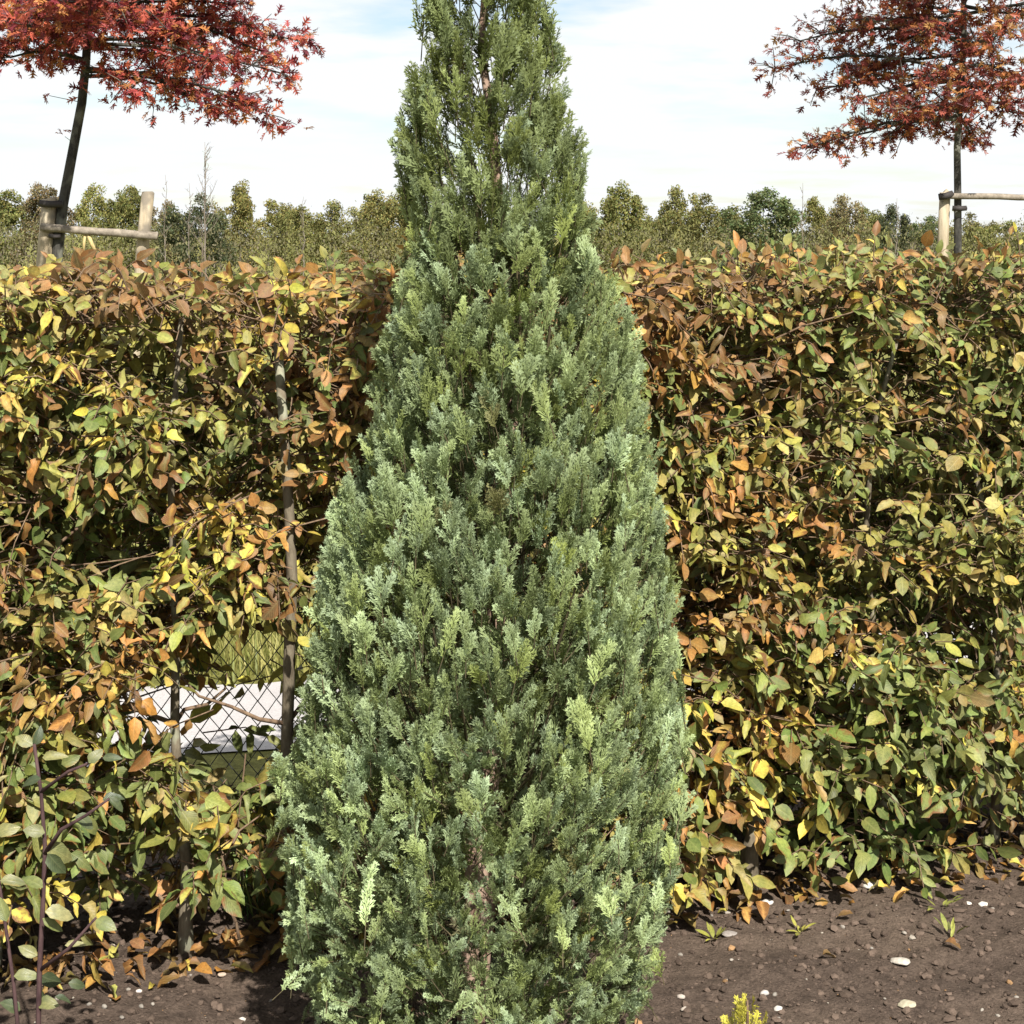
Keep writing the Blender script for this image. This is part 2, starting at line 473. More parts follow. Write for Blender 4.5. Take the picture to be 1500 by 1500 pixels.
BASEW = dict(g=.40, y=.56, Y=.18, o=.10, c=.12)
BLOBS = [(300, 440, 330, 90, dict(c=1.6, g=.4, y=.5, o=.3)), (560, 480, 55, 130, dict(c=2.5, o=.4)), (150, 600, 150, 130, dict(y=1.0, Y=.4)),
         (360, 830, 110, 110, dict(Y=1.7)), (150, 800, 140, 90, dict(g=1.0)), (150, 950, 150, 60, dict(o=.7, y=.4)), (110, 670, 90, 60, dict(g=.9, o=.3)),
         (250, 1080, 180, 70, dict(Y=1.0, o=.5)), (300, 1250, 200, 120, dict(Y=.4, g=.8)), (430, 1330, 120, 60, dict(o=1.0)),
         (980, 470, 80, 120, dict(o=.8, y=.6)), (1150, 410, 330, 70, dict(c=1.9, y=.5, o=.4)), (1380, 490, 130, 90, dict(g=2.2)), (1150, 560, 150, 80, dict(c=1.0, g=.5)),
         (1090, 720, 170, 120, dict(o=1.0, y=.8)), (1180, 810, 140, 40, dict(c=.8, o=1.5)), (1370, 800, 130, 150, dict(g=1.4, y=.5)),
         (1050, 960, 90, 120, dict(o=.8, Y=.8)), (1110, 1040, 130, 50, dict(o=1.0, c=.4)), (1310, 1130, 170, 150, dict(g=4.0)),
         (1040, 1150, 70, 110, dict(Y=1.0, o=.9)), (1300, 650, 140, 80, dict(g=1.0, y=.8)), (1100, 1290, 140, 40, dict(o=.8, Y=.5))]
HB = []
for (x, y, rx, ry, w) in BLOBS:
    s, z = px2h(x, y, -0.12); s1, _ = px2h(x + rx, y, -0.12); _, z1 = px2h(x, y + ry, -0.12)
    HB.append((s, z, abs(s1 - s), abs(z1 - z), w))
def palette(s, z):
    w = dict(BASEW)
    for (bs, bz, rs, rz, add) in HB:
        k = math.exp(-((s - bs) / rs) ** 2 - ((z - bz) / rz) ** 2)
        for q, v in add.items(): w[q] += v * k
    k = list(w); v = []
    for i, q in enumerate(k):                       # branches turn colour together: each kind has its own patches
        e = noise.noise(Vector((s * 4.0, z * 6.5, 17.3 * i))) + .7 * noise.noise(Vector((s * 9.0, z * 15, 5.1 * i + 40)))
        v.append((w[q] * math.exp(2.6 * e)) ** 1.35)
    return random.choices(k, v)[0]
def leafcol(t):
    c = np.array(random.choice(PAL[t])) * (random.uniform(0.72, 1.30) if t in 'gyY' else random.uniform(.6, 1.15))
    c = c * np.array([random.uniform(.9, 1.12), random.uniform(.93, 1.08), random.uniform(.8, 1.25)])
    c = c * .94 + c.mean() * .06
    br = random.uniform(.1, .62) if t in 'gy' else random.uniform(.2, .8)
    if t == 'c': br = random.uniform(.2, .8)
    return (float(c[0]), float(c[1]), float(c[2]), br)
# gaps: (pixel x, y, radius x, radius y, share of shoots kept), carried through the hedge along the line of sight
HOLES = []
for (x, y, rx, ry, keep, deep) in [(378, 1008, 150, 128, 0.02, 1), (265, 1040, 120, 78, .10, 1), (440, 950, 60, 90, .1, 1), (350, 1125, 80, 34, .08, 1), (230, 545, 75, 42, .12, 0), (160, 780, 110, 50, .15, 0),
        (430, 575, 45, 40, .35, 0), (1430, 565, 35, 45, .1, 1), (1310, 540, 35, 55, .15, 0), (1385, 950, 40, 30, .2, 1), (1320, 1010, 60, 16, .2, 1),
        (1200, 850, 100, 24, .06, 0), (1245, 735, 55, 35, .1, 0), (1300, 690, 45, 30, .15, 0), (90, 610, 40, 30, .2, 0), (300, 690, 50, 40, .25, 0), (1420, 700, 40, 60, .25, 0), (1150, 580, 50, 25, .25, 0), (1010, 850, 30, 30, .2, 0), (1190, 1075, 60, 20, .25, 0), (1060, 1165, 40, 35, .25, 0), (1400, 1215, 80, 22, .2, 0), (1330, 1190, 60, 25, .3, 0),
        (270, 1345, 130, 50, .25, 0), (330, 1200, 120, 40, .45, 0), (170, 1225, 70, 50, .3, 0), (1040, 545, 30, 30, .4, 0), (1270, 640, 50, 25, .4, 0), (120, 500, 60, 22, .5, 0), (424, 860, 16, 230, .5, 0), (330, 960, 70, 25, .2, 1), (265, 1370, 60, 60, .1, 0)]:
    sa, za_ = px2h(x, y, -0.12); sb, zb = px2h(x, y, 0.30)
    if not deep: rx, ry, keep = rx * 1.15, ry * 1.15, keep * .4
    HOLES.append((sa, za_, sb, zb, rx * 3.8 / F, ry * 3.8 / F, keep, deep))
def keep(s, w, z):
    k = 1.0
    for (sa, za_, sb, zb, rs, rz, kp, deep) in HOLES:
        if not deep and w > 0.16: continue
        f = (w + 0.12) / 0.42
        d = ((s - sa - (sb - sa) * f) / rs) ** 2 + ((z - za_ - (zb - za_) * f) / rz) ** 2
        if d < 1: k = min(k, kp)
    if w < 0.12:
        v = noise.noise(Vector((s * 4.2, z * 5.5, 3.7))) + .6 * noise.noise(Vector((s * 10, z * 12, 8.7)))
        if v < -0.14: k *= 0.15 if w < .04 else .5
    return k
def hedge_top(s): return 1.480 + .016 * s + 0.035 * noise.noise(Vector((s * 2.1, 0, 9))) + 0.02 * noise.noise(Vector((s * 7, 0, 4)))
def hedge_front(s, z):
    return -0.13 + 0.06 * noise.noise(Vector((s * 2.6, z * 2.6, 1))) + 0.035 * noise.noise(Vector((s * 8, z * 9, 5))) + 0.06 * max(0, 0.35 - z)
hl, htw = [], MB()
def add_shoot(s, w, z, d, L, nl, big=1.0, twig=True):
    p = hp(s, w, z); d = nrm(d); t = palette(s, z)
    pn = nrm(np.array([0, 0, 0.75]) - W * 0.55 + np.array([random.gauss(0, .35) for _ in range(3)]))
    side = nrm(np.cross(d, pn)); pts = []
    for k in range(nl):
        f = (k + 0.6) / nl
        q = p + d * L * f + np.array([0, 0, -0.25 * L * f * f]); pts.append(q)
        sg = 1 if k % 2 else -1
        a = nrm(d * random.uniform(.35, .8) + side * sg * random.uniform(.6, 1.0) + np.array([0, 0, -random.uniform(0.05, .75)]) + np.array([random.gauss(0, .2) for _ in range(3)]))
        if k == nl - 1: a = nrm(d + np.array([0, 0, -random.uniform(.1, .6)]))
        n = nrm(pn + np.array([random.gauss(0, .5) for _ in range(3)]) - W * .1)
        ln = (.023 + .031 * random.random()) * big
        tt = t if random.random() < .80 else palette(s, z)
        v = random.choices(range(8), [1.7, 2.5, 1.7, 2.6, 2.4, 2.2, 1.3, 2.2] if tt not in 'co' else [1.5, 2, 1, 2, 2.5, 2.2, 1, 2.2])[0]
        if w > .16: v = random.choice((8, 9))
        hl.append((v, frame(q, a, n, ln, ln * random.uniform(.62, 1.12)), leafcol(tt)))
    if twig: htw.tube([p - d * 0.06, p + d * L * .5, pts[-1]], [.0022, .0017, .001], 3, False)
S0, S1 = -1.75, 2.75
cnt = 0
while cnt < 11500:
    s = random.uniform(S0, S1); z = 0.06 + (hedge_top(s) - 0.06) * random.random()
    u = random.random(); fr = hedge_front(s, z)
    w = fr + (random.uniform(0, .08) if u < .50 else random.uniform(.08, .46))
    cnt += 1
    if random.random() > keep(s, w, z): continue
    if z < 0.22 and random.random() < (0.75 if s < 0.6 else 0.35): continue
    out = -1.0 if w < 0.15 else 0.9 * random.choice((-1, 1))
    d = W * out * random.uniform(.3, .9) + U * random.gauss(0, .75) + np.array([0, 0, random.gauss(.12, .35)])
    add_shoot(s, w, z, d, random.uniform(.07, .17), random.randint(4, 7), 1.04 + .24 * float(np.clip((.75 - z) / .3, 0, 1)))
for _ in range(4600):                     # dense shaded back of the hedge
    s = random.uniform(S0, S1); z = .08 + (hedge_top(s) - .10) * random.random(); w = random.uniform(.18, .46)
    if random.random() > min(1, keep(s, w, z)): continue
    add_shoot(s, w, z, W * random.uniform(-.9, .9) + U * random.gauss(0, .75) + np.array([0, 0, random.gauss(.1, .4)]), random.uniform(.08, .16), random.randint(5, 7), 1.35)
for _ in range(1300):                     # top of the hedge
    s = random.uniform(S0, S1); w = random.uniform(-.12, .34); z = hedge_top(s) - random.uniform(0, .06)
    d = U * random.gauss(0, .6) + W * random.gauss(-.15, .5) + np.array([0, 0, random.uniform(.15, .9)])
    add_shoot(s, w, z, d, random.uniform(.05, .13), random.randint(3, 6), .95)
for _ in range(26):                      # stray shoots above the clipped top
    s = random.uniform(S0, S1); z = hedge_top(s)
    add_shoot(s, random.uniform(-.1, .25), z, U * random.gauss(0, .35) + np.array([0, 0, 1]), random.uniform(.08, .14), random.randint(2, 4), .8)
# the leaves that show largest become leaves of their own
def shows(M, n=None):
    p = M[:3, 3]; v = nrm(np.array([0, 0, ZC]) - p)
    x = 750 + F * p[0] / p[1]; y = HOR + F * (ZC - p[2]) / p[1]
    if not (30 < x < 1470 and 20 < y < 1480): return -1
    return abs(v.dot(nrm(M[:3, 2]))) * np.linalg.norm(M[:3, 1]) / p[1], x, y
prof_px = [(-180, 700, 712), (-120, 665, 750), (-60, 635, 790), (0, 608, 812), (50, 610, 812), (100, 600, 812), (150, 590, 835), (200, 583, 850), (250, 590, 858), (300, 598, 858), (350, 596, 868), (400, 592, 888),
           (450, 578, 910), (500, 560, 930), (600, 546, 946), (700, 508, 960), (800, 480, 985), (900, 465, 986), (1000, 455, 992), (1100, 428, 1000),
           (1150, 410, 1002), (1250, 408, 992), (1350, 420, 976), (1400, 432, 960), (1450, 448, 942), (1500, 468, 928), (1545, 510, 880)]
PY = [p[0] for p in prof_px]; PL = [p[1] for p in prof_px]; PR = [p[2] for p in prof_px]
sc = []
for i, (v, M, c) in enumerate(hl):
    r = shows(M)
    if r == -1: continue
    a, x, y = r
    if np.interp(y, PY, PL) < x < np.interp(y, PY, PR): continue
    s, w, z = to_h(M[:3, 3])
    sc.append((a * (1.0 if w < hedge_front(s, z) + .02 else 0.35), i))
sc.sort(reverse=True); big = {i for _, i in sc[:300]}
for i in big:
    v, M, c = hl[i]; link('leaf', HL[v].mesh('leaf', M_hleafp), hedge, toM(M), c)
joined('foliage', HL, [h for i, h in enumerate(hl) if i not in big], M_hleaf, hedge)['kind'] = 'stuff'
# stems and inner branches
def wob(p0, p1, n, a):
    p0 = np.array(p0, float); p1 = np.array(p1, float)
    return [p0 + (p1 - p0) * i / n + (np.array([random.gauss(0, a) for _ in range(3)]) if 0 < i < n else 0) for i in range(n + 1)]
def hstem(pts, r0, r1, branches=5):
    m = MB(); n = len(pts) - 1
    m.tube(pts, [r0 * (1.25 if i == 0 else 1) + (r1 - r0) * i / n for i in range(n + 1)], 9)
    m.build('stem', M_stem, hedge)
    for _ in range(branches):
        k = random.randint(1, n); b = pts[k]
        e = b + U * random.choice((-1, 1)) * random.uniform(.12, .4) + W * random.uniform(-.1, .15) + np.array([0, 0, random.uniform(.02, .3)])
        e[2] = min(e[2], 1.44)
        htw.tube(wob(b, e, 4, .012), [.006, .005, .004, .003, .002], 5, False)
def hs(x, y, w):
    s, z = px2h(x, y, w); return hp(s, w, z)
hstem([hp(0, 0, -.06), hs(272, 1330, .0), hs(274, 1270, .0), hs(262, 1170, .01), hs(256, 1060, .02), hs(258, 930, .03), hp(-.03, .05, 1.1), hp(0, .08, 1.42)], .0165, .006)
hstem([hp(.28, .13, -.06), hs(418, 1180, .05), hs(421, 1060, -.02), hs(424, 950, -.06), hs(428, 850, -.07), hs(423, 740, -.08), hs(416, 630, -.08), hp(.2, 0, 1.4)], .0155, .010, 3)
hstem([hp(1.36, 0, -.06), hs(1098, 1250, 0), hs(1108, 1200, 0), hs(1112, 1100, .02), hp(1.42, .06, .9), hp(1.45, .08, 1.4)], .026, .006)
for s in (-1.5, -1.15, -.75, -.4, .62, .9, 1.75, 2.1, 2.45):
    hstem([hp(s, .06, -.06)] + [hp(s + random.gauss(0, .035), .06 + random.gauss(0, .03), z) for z in (.25, .5, .8, 1.1, 1.4)], random.uniform(.009, .015), .005)
for (a, b) in [((1040, 1330), (985, 900)), ((350, 1375), (322, 1240)), ((975, 880), (985, 1050))]:
    htw.tube(wob(hs(*a, -.05), hs(*b, -.08), 5, .006), [.004, .0035, .003, .003, .0025, .002], 5, False)
for _ in range(420):
    s = random.uniform(S0, S1); z = random.uniform(.1, 1.35); w = random.uniform(-.1, .3)
    if random.random() > keep(s, w, z) * 1.6: continue
    htw.tube(wob(hp(s, w, z), hp(s + random.gauss(0, .16), w + random.gauss(-.04, .08), z + random.uniform(-.02, .2)), 3, .01), [.003, .0025, .002, .0012], 4, False)
htw.build('twigs', M_twig, hedge)['kind'] = 'stuff'

# ------------------------------------------------------------------ chain-link fence behind the hedge
fence = tag(empty('chain_link_fence', tuple(hp(0, .40, 0))), 'dark chain-link fence behind the hedge, seen through its gaps', 'fence')
w2, pit, FH = 0.0235, 0.060, 1.24
def zig(ph):
    m = MB(); n = int(FH / (pit / 2)); pts = []
    for i in range(n + 1):
        x = w2 if (i + ph) % 2 else 0.0
        pts.append(U * x + W * (0.002 if (i + ph) % 2 else -0.002) + np.array([0, 0, i * pit / 2]))
    m.tube(pts, [.0017] * len(pts), 4)
    return mesh_np('wire', np.array(m.V), np.array(m.F), M_wire)
zm = [zig(0), zig(1)]
for k in range(190):
    link('wire', zm[k % 2], fence, Matrix.Translation(Vector(hp(-1.75 + k * w2, .40, 0.03))))
for s in (-1.55, -.46, 1.65, 2.7):
    m = MB(); m.tube([hp(s, .425, -.1), hp(s, .425, 1.30)], [.017, .017], 10); m.build('post', M_wire, fence)
for z in (0.06, .66, 1.25):
    m = MB(); m.tube([hp(-1.75, .407, z), hp(2.7, .407, z)], [.002, .002], 5); m.build('tension_wire', M_wire, fence)

# ------------------------------------------------------------------ conifer
DC = 3.36
SC = F / DC
conifer = tag(empty('conifer_tree', ((702 - 750) / SC, DC, 0)), 'tall narrow blue-green conifer standing before the hedge', 'conifer')
def prof(z):
    y = HOR + (ZC - z) * SC
    l = np.interp(y, PY, PL); r = np.interp(y, PY, PR)
    return ((l + r) / 2 - 750) / SC, (r - l) / 2 / SC
def spray_variant(seed, nb=10):
    """flat fern-like spray of length 1 along y"""
    r = random.Random(seed); V, Fc, L = [], [], []
    def dia(p, d, l, w, t, e):
        d = nrm(d); x = np.array([d[1], -d[0], 0]); i = len(V)
        zt = r.gauss(0, .03)
        V.extend([p, p + d * l * .5 + x * w, p + d * l + np.array([0, 0, zt]), p + d * l * .5 - x * w])
        L.extend([(e * .5, t), (e * .8, t), (min(1, e + .35), t), (e * .8, t)])
        Fc.extend([(i, i + 1, i + 2), (i, i + 2, i + 3)])
    bend = r.uniform(-.12, .12)
    ax = lambda t: np.array([bend * t * t, t, -.10 * t * t])
    for k in range(4):
        a, b = ax(k / 4), ax((k + 1) / 4); dia(a, b - a, np.linalg.norm(b - a) * 1.1, .022, k / 4, 0)
    for k in range(nb):
        t = .06 + .88 * k / nb
        for sg in (-1, 1):
            tt = t + sg * .02; p = ax(tt)
            ln = (.46 * (1 - tt) ** .8 + .10) * (0.55 + .45 * min(1, tt / .25)) * r.uniform(.8, 1.15)
            ang = r.uniform(.42, .66); d = np.array([sg * math.sin(ang), math.cos(ang), r.gauss(0, .14)])
            dia(p, d, ln, .034, tt, .35)
            for j in range(2 if ln > .26 else 1 if ln > .16 else 0):
                f = .3 + .33 * j
                s2 = 1 if (j + k) % 2 else -1
                d2 = nrm(rot(d, (0, 0, 1), s2 * .65) + np.array([0, 0, r.gauss(0, .25)]))
                dia(p + nrm(d) * ln * f, d2, ln * .5, .031, tt, .6)
    return Variant(np.array(V), Fc, L)
SV = [spray_variant(k, 7) for k in range(9)]
sp_list, ctw = [], MB()
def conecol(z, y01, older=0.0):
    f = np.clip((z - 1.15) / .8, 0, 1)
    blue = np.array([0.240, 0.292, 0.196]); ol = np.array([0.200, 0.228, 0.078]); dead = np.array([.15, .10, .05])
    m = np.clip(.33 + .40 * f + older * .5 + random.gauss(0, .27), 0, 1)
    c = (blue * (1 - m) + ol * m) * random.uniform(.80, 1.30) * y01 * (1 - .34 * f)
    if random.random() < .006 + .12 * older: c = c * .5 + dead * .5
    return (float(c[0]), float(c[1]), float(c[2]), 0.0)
def plume(tip, d, L, nrml, ns, z, slen, y01=1.0, older=0.0):
    d = nrm(d); nrml = nrm(np.asarray(nrml) - d * d.dot(nrml)); side = np.cross(d, nrml)
    base = tip - d * L; c = conecol(z, y01, older)
    for k in range(ns):
        f = .18 + .82 * (k + 1) / ns
        sg = 1 if k % 2 else -1
        p = base + d * L * f * .80
        if k == ns - 1: a = d
        else: a = nrm(d + side * sg * random.uniform(.12, .55) + nrml * random.gauss(.10, .24))
        n = nrm(nrml + np.array([random.gauss(0, .35) for _ in range(3)]))
        l = slen * random.uniform(.75, 1.2) * (1.15 - .3 * f)
        cc = tuple(np.array(c) * random.uniform(.88, 1.12))
        sp_list.append((random.randrange(len(SV)), frame(p, a, n, l, l * random.uniform(.6, .95)), cc))
    ctw.tube([base, base + d * L * .8], [.0014, .0007], 3, False)
ZT = ZC + (HOR + 175) / SC
zs = np.linspace(0.02, ZT - .03, 400); wts = np.array([prof(z)[1] + .03 for z in zs]); wts /= wts.sum()
crown_c = lambda z: np.array([prof(z)[0], DC, z])
cdf = np.cumsum(wts); NP = 3800
for k in range(NP):
    z = float(np.interp((k + random.random()) / NP, cdf, zs)); ph = (k * 2.399963 + random.gauss(0, .25)) % (2 * math.pi)
    if math.sin(ph) > .3 and random.random() < .78: continue          # fewer at the back
    cx, r = prof(z)
    top = np.clip((z - 1.62) / .45, 0, 1); low = np.clip((.85 - z) / .55, 0, 1)
    nz = noise.noise(Vector((math.cos(ph) * 2.2, math.sin(ph) * 2.2, z * 4.5)))
    lump = 1 + (.06 + .12 * top) * nz + .05 * noise.noise(Vector((math.cos(ph) * 6, math.sin(ph) * 6, z * 11)))
    gap = noise.noise(Vector((math.cos(ph) * 2.6 + 4, math.sin(ph) * 2.6, z * 5.0)))
    if gap < -.34 and random.random() < .5: continue
    if gap < .0 and random.random() < .8 * top: continue
    if z > 1.5 and abs(math.cos(ph)) < .30 and math.sin(ph) < 0 and random.random() < .4: continue
    rr = r * lump * (1 - .20 * random.random() ** 2)
    rad = np.array([math.cos(ph), math.sin(ph), 0])
    tip = np.array([cx, DC, z]) + rad * rr
    d = np.array([0, 0, .95 - .45 * low]) + rad * random.uniform(.15, .55 + .5 * low) + np.array([random.gauss(0, .2 + .15 * low), random.gauss(0, .2 + .15 * low), random.gauss(0, .12)])
    long = 1.5 if random.random() < .07 and z < 1.7 else 1.0                      # a few longer stray shoots
    L = random.uniform(.055, .125) * (1 + .5 * top) * (1 - .25 * low) * long
    tw = random.gauss(0, .85)
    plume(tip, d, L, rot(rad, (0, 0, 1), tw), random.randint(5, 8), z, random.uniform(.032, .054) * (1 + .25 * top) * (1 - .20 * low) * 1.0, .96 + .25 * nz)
for k in range(1500):                                                    # inner, older growth
    z = float(np.interp(random.random(), cdf, zs)) * .97; ph = random.uniform(0, 2 * math.pi); cx, r = prof(z)
    if z > 1.65 and random.random() < .45: continue
    if math.sin(ph) > .4 and random.random() < .7: continue
    rad = np.array([math.cos(ph), math.sin(ph), 0])
    tip = np.array([cx, DC, z]) + rad * r * random.uniform(.30, .86)
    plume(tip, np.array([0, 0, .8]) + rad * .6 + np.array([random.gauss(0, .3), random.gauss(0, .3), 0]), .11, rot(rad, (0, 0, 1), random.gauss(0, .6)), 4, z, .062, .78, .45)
# trunk and ascending limbs
tp = [np.array([prof(.05)[0], DC, -.08])] + [np.array([prof(z)[0] + random.gauss(0, .006), DC + random.gauss(0, .006), z]) for z in np.linspace(.15, ZT - .05, 16)]
m = MB(); m.tube(tp, [.034 - .030 * i / 16 for i in range(17)], 10); m.build('trunk', M_ctrunk, conifer)
mb = MB()
for k in range(80):
    z = random.uniform(.12, ZT - .85); ph = random.uniform(0, 6.283); z2 = z + random.uniform(.18, .42)
    cx, _ = prof(z); cx2, r2 = prof(z2); rad = np.array([math.cos(ph), math.sin(ph), 0])
    b = np.array([cx, DC, z]); e = np.array([cx2, DC, z2]) + rad * r2 * .8
    mid = (b + e) / 2 + rad * .05 - np.array([0, 0, .03])
    mb.tube([b, mid, e], [.006 * (1 - .3 * z / ZT), .0035, .0015], 5, False)
mb.build('limbs', M_ctwig, conifer)['kind'] = 'stuff'
ctw.build('twigs', M_ctwig, conifer)['kind'] = 'stuff'
sc = []
for i, (v, M, c) in enumerate(sp_list):
    r = shows(M)
    if r == -1: continue
    p = M[:3, 3]; cx, rr = prof(float(p[2])); out = math.hypot(p[0] - cx, p[1] - DC) / max(rr, .01)
    sc.append((r[0] * (max(0, out - .6)) * (1 if p[1] < DC else .2), i))
sc.sort(reverse=True); big = {i for _, i in sc[:300]}
for i in big:
    v, M, c = sp_list[i]; link('spray', SV[v].mesh('spray', M_sprayp), conifer, toM(M), c)
joined('foliage', SV, [h for i, h in enumerate(sp_list) if i not in big], M_spray, conifer, smooth=False)['kind'] = 'stuff'


# ------------------------------------------------------------------ young red oaks with their stakes
def oak_variant(seed):
    r = random.Random(seed); V = [(0, 0, 0)]; Fc = []; L = [(0, 0)]
    def v(x, y, z): V.append((x, y, z)); L.append((0, y)); return len(V) - 1
    ys = [0.18, .42, .66, .9]; mid = [v(0, y, -.12 * y * y) for y in ys]
    for sg in (-1, 1):
        ed = [v(sg * .07, y, -.12 * y * y + .02) for y in ys]
        pm, pe = 0, 0
        for m_, e_ in zip(mid, ed):
            Fc.append((pm, pe, e_) if pm != pe else (0, e_, m_)); 
            if pm != pe: Fc.append((pm, e_, m_))
            pm, pe = m_, e_
        for k, (y0, y1, lx, ly) in enumerate([(.18, .36, .26, .42), (.40, .60, .46, .72), (.62, .84, .30, .95)]):
            a = v(sg * .06, y0, 0); b = v(sg * .06, y1, 0); t = v(sg * lx * r.uniform(.85, 1.1), ly, r.uniform(-.12, .14))
            n_ = v(sg * lx * .55, ly - .16, 0.05); Fc += [(a, n_, b), (n_, t, b)]
    t = v(0, 1.05, -.16); Fc += [(mid[-1], len(V) - 1, mid[-1] - 0), ]
    Fc[-1] = (mid[-1], t, ed[-1])
    return Variant(V, Fc, L)
OV = [oak_variant(k) for k in range(5)]
OAKC = [(0.46, 0.095, 0.060), (0.52, 0.14, 0.075), (0.34, 0.055, 0.05), (0.50, 0.21, 0.07), (0.22, 0.035, 0.045), (0.48, 0.12, 0.09), (.15, .03, .04)]
OAKC2 = [(0.36, 0.095, 0.05), (0.44, 0.17, 0.06), (0.24, 0.05, 0.04), (0.40, 0.21, 0.07), (0.18, 0.04, 0.035), (0.38, 0.10, 0.07), (.13, .035, .035)]
def oak(label, D, trunk_px, r0, arms, pal, nrand, ztop, dens, stray=()):
    base = px(trunk_px[0][0], trunk_px[0][1], D); base.z = -.08
    t = tag(empty('red_oak_tree', base), label, 'tree', 'young red oaks')
    pts = [np.array(base)] + [np.array(px(x, y, D)) for (x, y) in trunk_px]
    last = pts[-1]; dirn = nrm(pts[-1] - pts[-2]); zl = last[2]
    k = 0
    while pts[-1][2] < ztop:
        dirn = nrm(dirn * .7 + np.array([random.gauss(0, .04), random.gauss(0, .04), .5])); pts.append(pts[-1] + dirn * .3); k += 1
    n = len(pts) - 1; rad = [r0 * (1 - .8 * (p[2] - pts[0][2]) / (pts[-1][2] - pts[0][2])) + .004 for p in pts]
    m = MB(); m.tube(pts, rad, 10); m.build('trunk', M_otrunk, t)
    P = np.array(pts)
    def at_z(z): return np.array([np.interp(z, P[:, 2], P[:, 0]), np.interp(z, P[:, 2], P[:, 1]), z])
    lv, tw = [], MB(); arms_o = []; on = []
    def leaves(p, d, n):
        for _ in range(n):
            a = nrm(d * .5 + np.array([random.gauss(0, .75), random.gauss(0, .75), random.gauss(-.25, .5)]))
            nn = np.array([random.gauss(0, .5), random.gauss(-.35, .5), random.gauss(.6, .5)])
            c = np.array(random.choice(pal)) * random.uniform(.55, 1.05)
            l = random.uniform(.036, .085)
            lv.append((random.randrange(5), frame(p + np.array([random.gauss(0, .02) for _ in range(3)]), a, nn, l), (float(c[0]), float(c[1]), float(c[2]), 0))); on.append(arms_o[-1])
    def arm(b, e, sag, r, dn):
        b = np.array(b); e = np.array(e); L = np.linalg.norm(e - b); n = max(4, int(L / .14)); ps = []
        for i in range(n + 1):
            f = i / n; ps.append(b + (e - b) * f + np.array([random.gauss(0, .012), random.gauss(0, .012), sag * 4 * f * (1 - f)]))
        m = MB(); m.tube(ps, [r * (1 - .75 * i / n) + .002 for i in range(n + 1)], 6); arms_o.append(m.build('branch', M_otrunk, t))
        d = nrm(e - b)
        for i in range(1, n + 1):
            f = i / n
            for _ in range(6 if f > .3 else 3):
                if f < .18: continue
                q = nrm(d * random.uniform(.2, .9) + np.array([random.gauss(0, .55), random.gauss(0, .7), random.gauss(0.02, .38)]))
                tl = random.uniform(.10, .30) * (1.1 - .45 * f); ee = ps[i] + q * tl
                tw.tube([ps[i], (ps[i] + ee) / 2 + np.array([0, 0, .01]), ee], [.004, .003, .0018], 4, False)
                for g in (.45, .7, .85, 1.0):
                    if random.random() < dn: leaves(ps[i] + (ee - ps[i]) * g, q, random.randint(1, 3))
        leaves(e, d, 5)
    for (bz_y, ex, ey, dy, sag, dn) in arms:
        b = at_z(ZC - (bz_y - HOR) / F * D); e = np.array(px(ex, ey, D)); e[1] += dy
        arm(b, e, sag, .013, dn)
    for _ in range(nrand):
        z = random.uniform(zl + .15, ztop - .2); a = random.uniform(0, 6.283); L = random.uniform(.6, 1.15) * (1.25 - .6 * (z - zl) / (ztop - zl))
        b = at_z(z); arm(b, b + np.array([math.cos(a) * L, math.sin(a) * L, random.uniform(-.05, .4)]), .03, .012, dens)
    for (x, y, n_) in stray:
        p = np.array(px(x, y, D)); b = at_z(p[2] - .04); tw.tube([b, p], [.003, .002], 4, False); leaves(p, nrm(p - b), n_)
    tw.build('twigs', M_otrunk, t)['kind'] = 'stuff'
    sc = []
    for i, (v, M, c) in enumerate(lv):
        r = shows(M)
        if r != -1: sc.append((r[0], i))
    sc.sort(reverse=True); bg = {i for _, i in sc[:300]}
    for i in bg:
        v, M, c = lv[i]; link('leaf', OV[v].mesh('leaf', M_oakp), on[i], toM(M), c)
    joined('foliage', OV, [h for i, h in enumerate(lv) if i not in bg], M_oak, t, False)['kind'] = 'stuff'
    return t
oak('young red-leaved oak with a leaning trunk tied to stakes at left', 10.0, [(84, 372), (92, 300), (106, 225), (120, 150), (126, 90)], .038,
    [(112, 300, 155, 0, .06, .95), (105, 390, 168, -.1, .08, .95), (65, 405, 105, .1, .05, .95), (60, 330, 100, -.5, .05, .95), (30, 350, 30, .2, .05, .9),
     (100, 210, 140, -.4, .03, .9), (90, 30, 90, -.2, .05, .95), (60, -40, 60, .2, .03, .95), (20, 60, 30, -.4, .0, .95), (20, 200, 20, -.5, .0, .95),
     (10, 250, 40, .5, .05, .95), (0, 330, -20, -.2, .0, .9), (0, 0, 20, .3, .0, .95), (-30, 130, -30, -.6, .0, .95), (-20, 260, -20, 0, .05, .95), (70, 260, 80, .6, .03, .9), (40, 90, 60, -.7, .0, .95), (50, 180, 60, -.8, 0, .95), (30, 290, 60, -.4, .02, .95), (0, 180, 0, .5, 0, .95), (10, 380, 70, .3, .05, .8), (60, 10, 60, .5, 0, .95), (100, 340, 150, .3, .04, .9), (-10, 100, 0, .7, 0, .95)], OAKC, 26, 4.7, .9,
    stray=[(95, 200, 4), (72, 140, 3)])
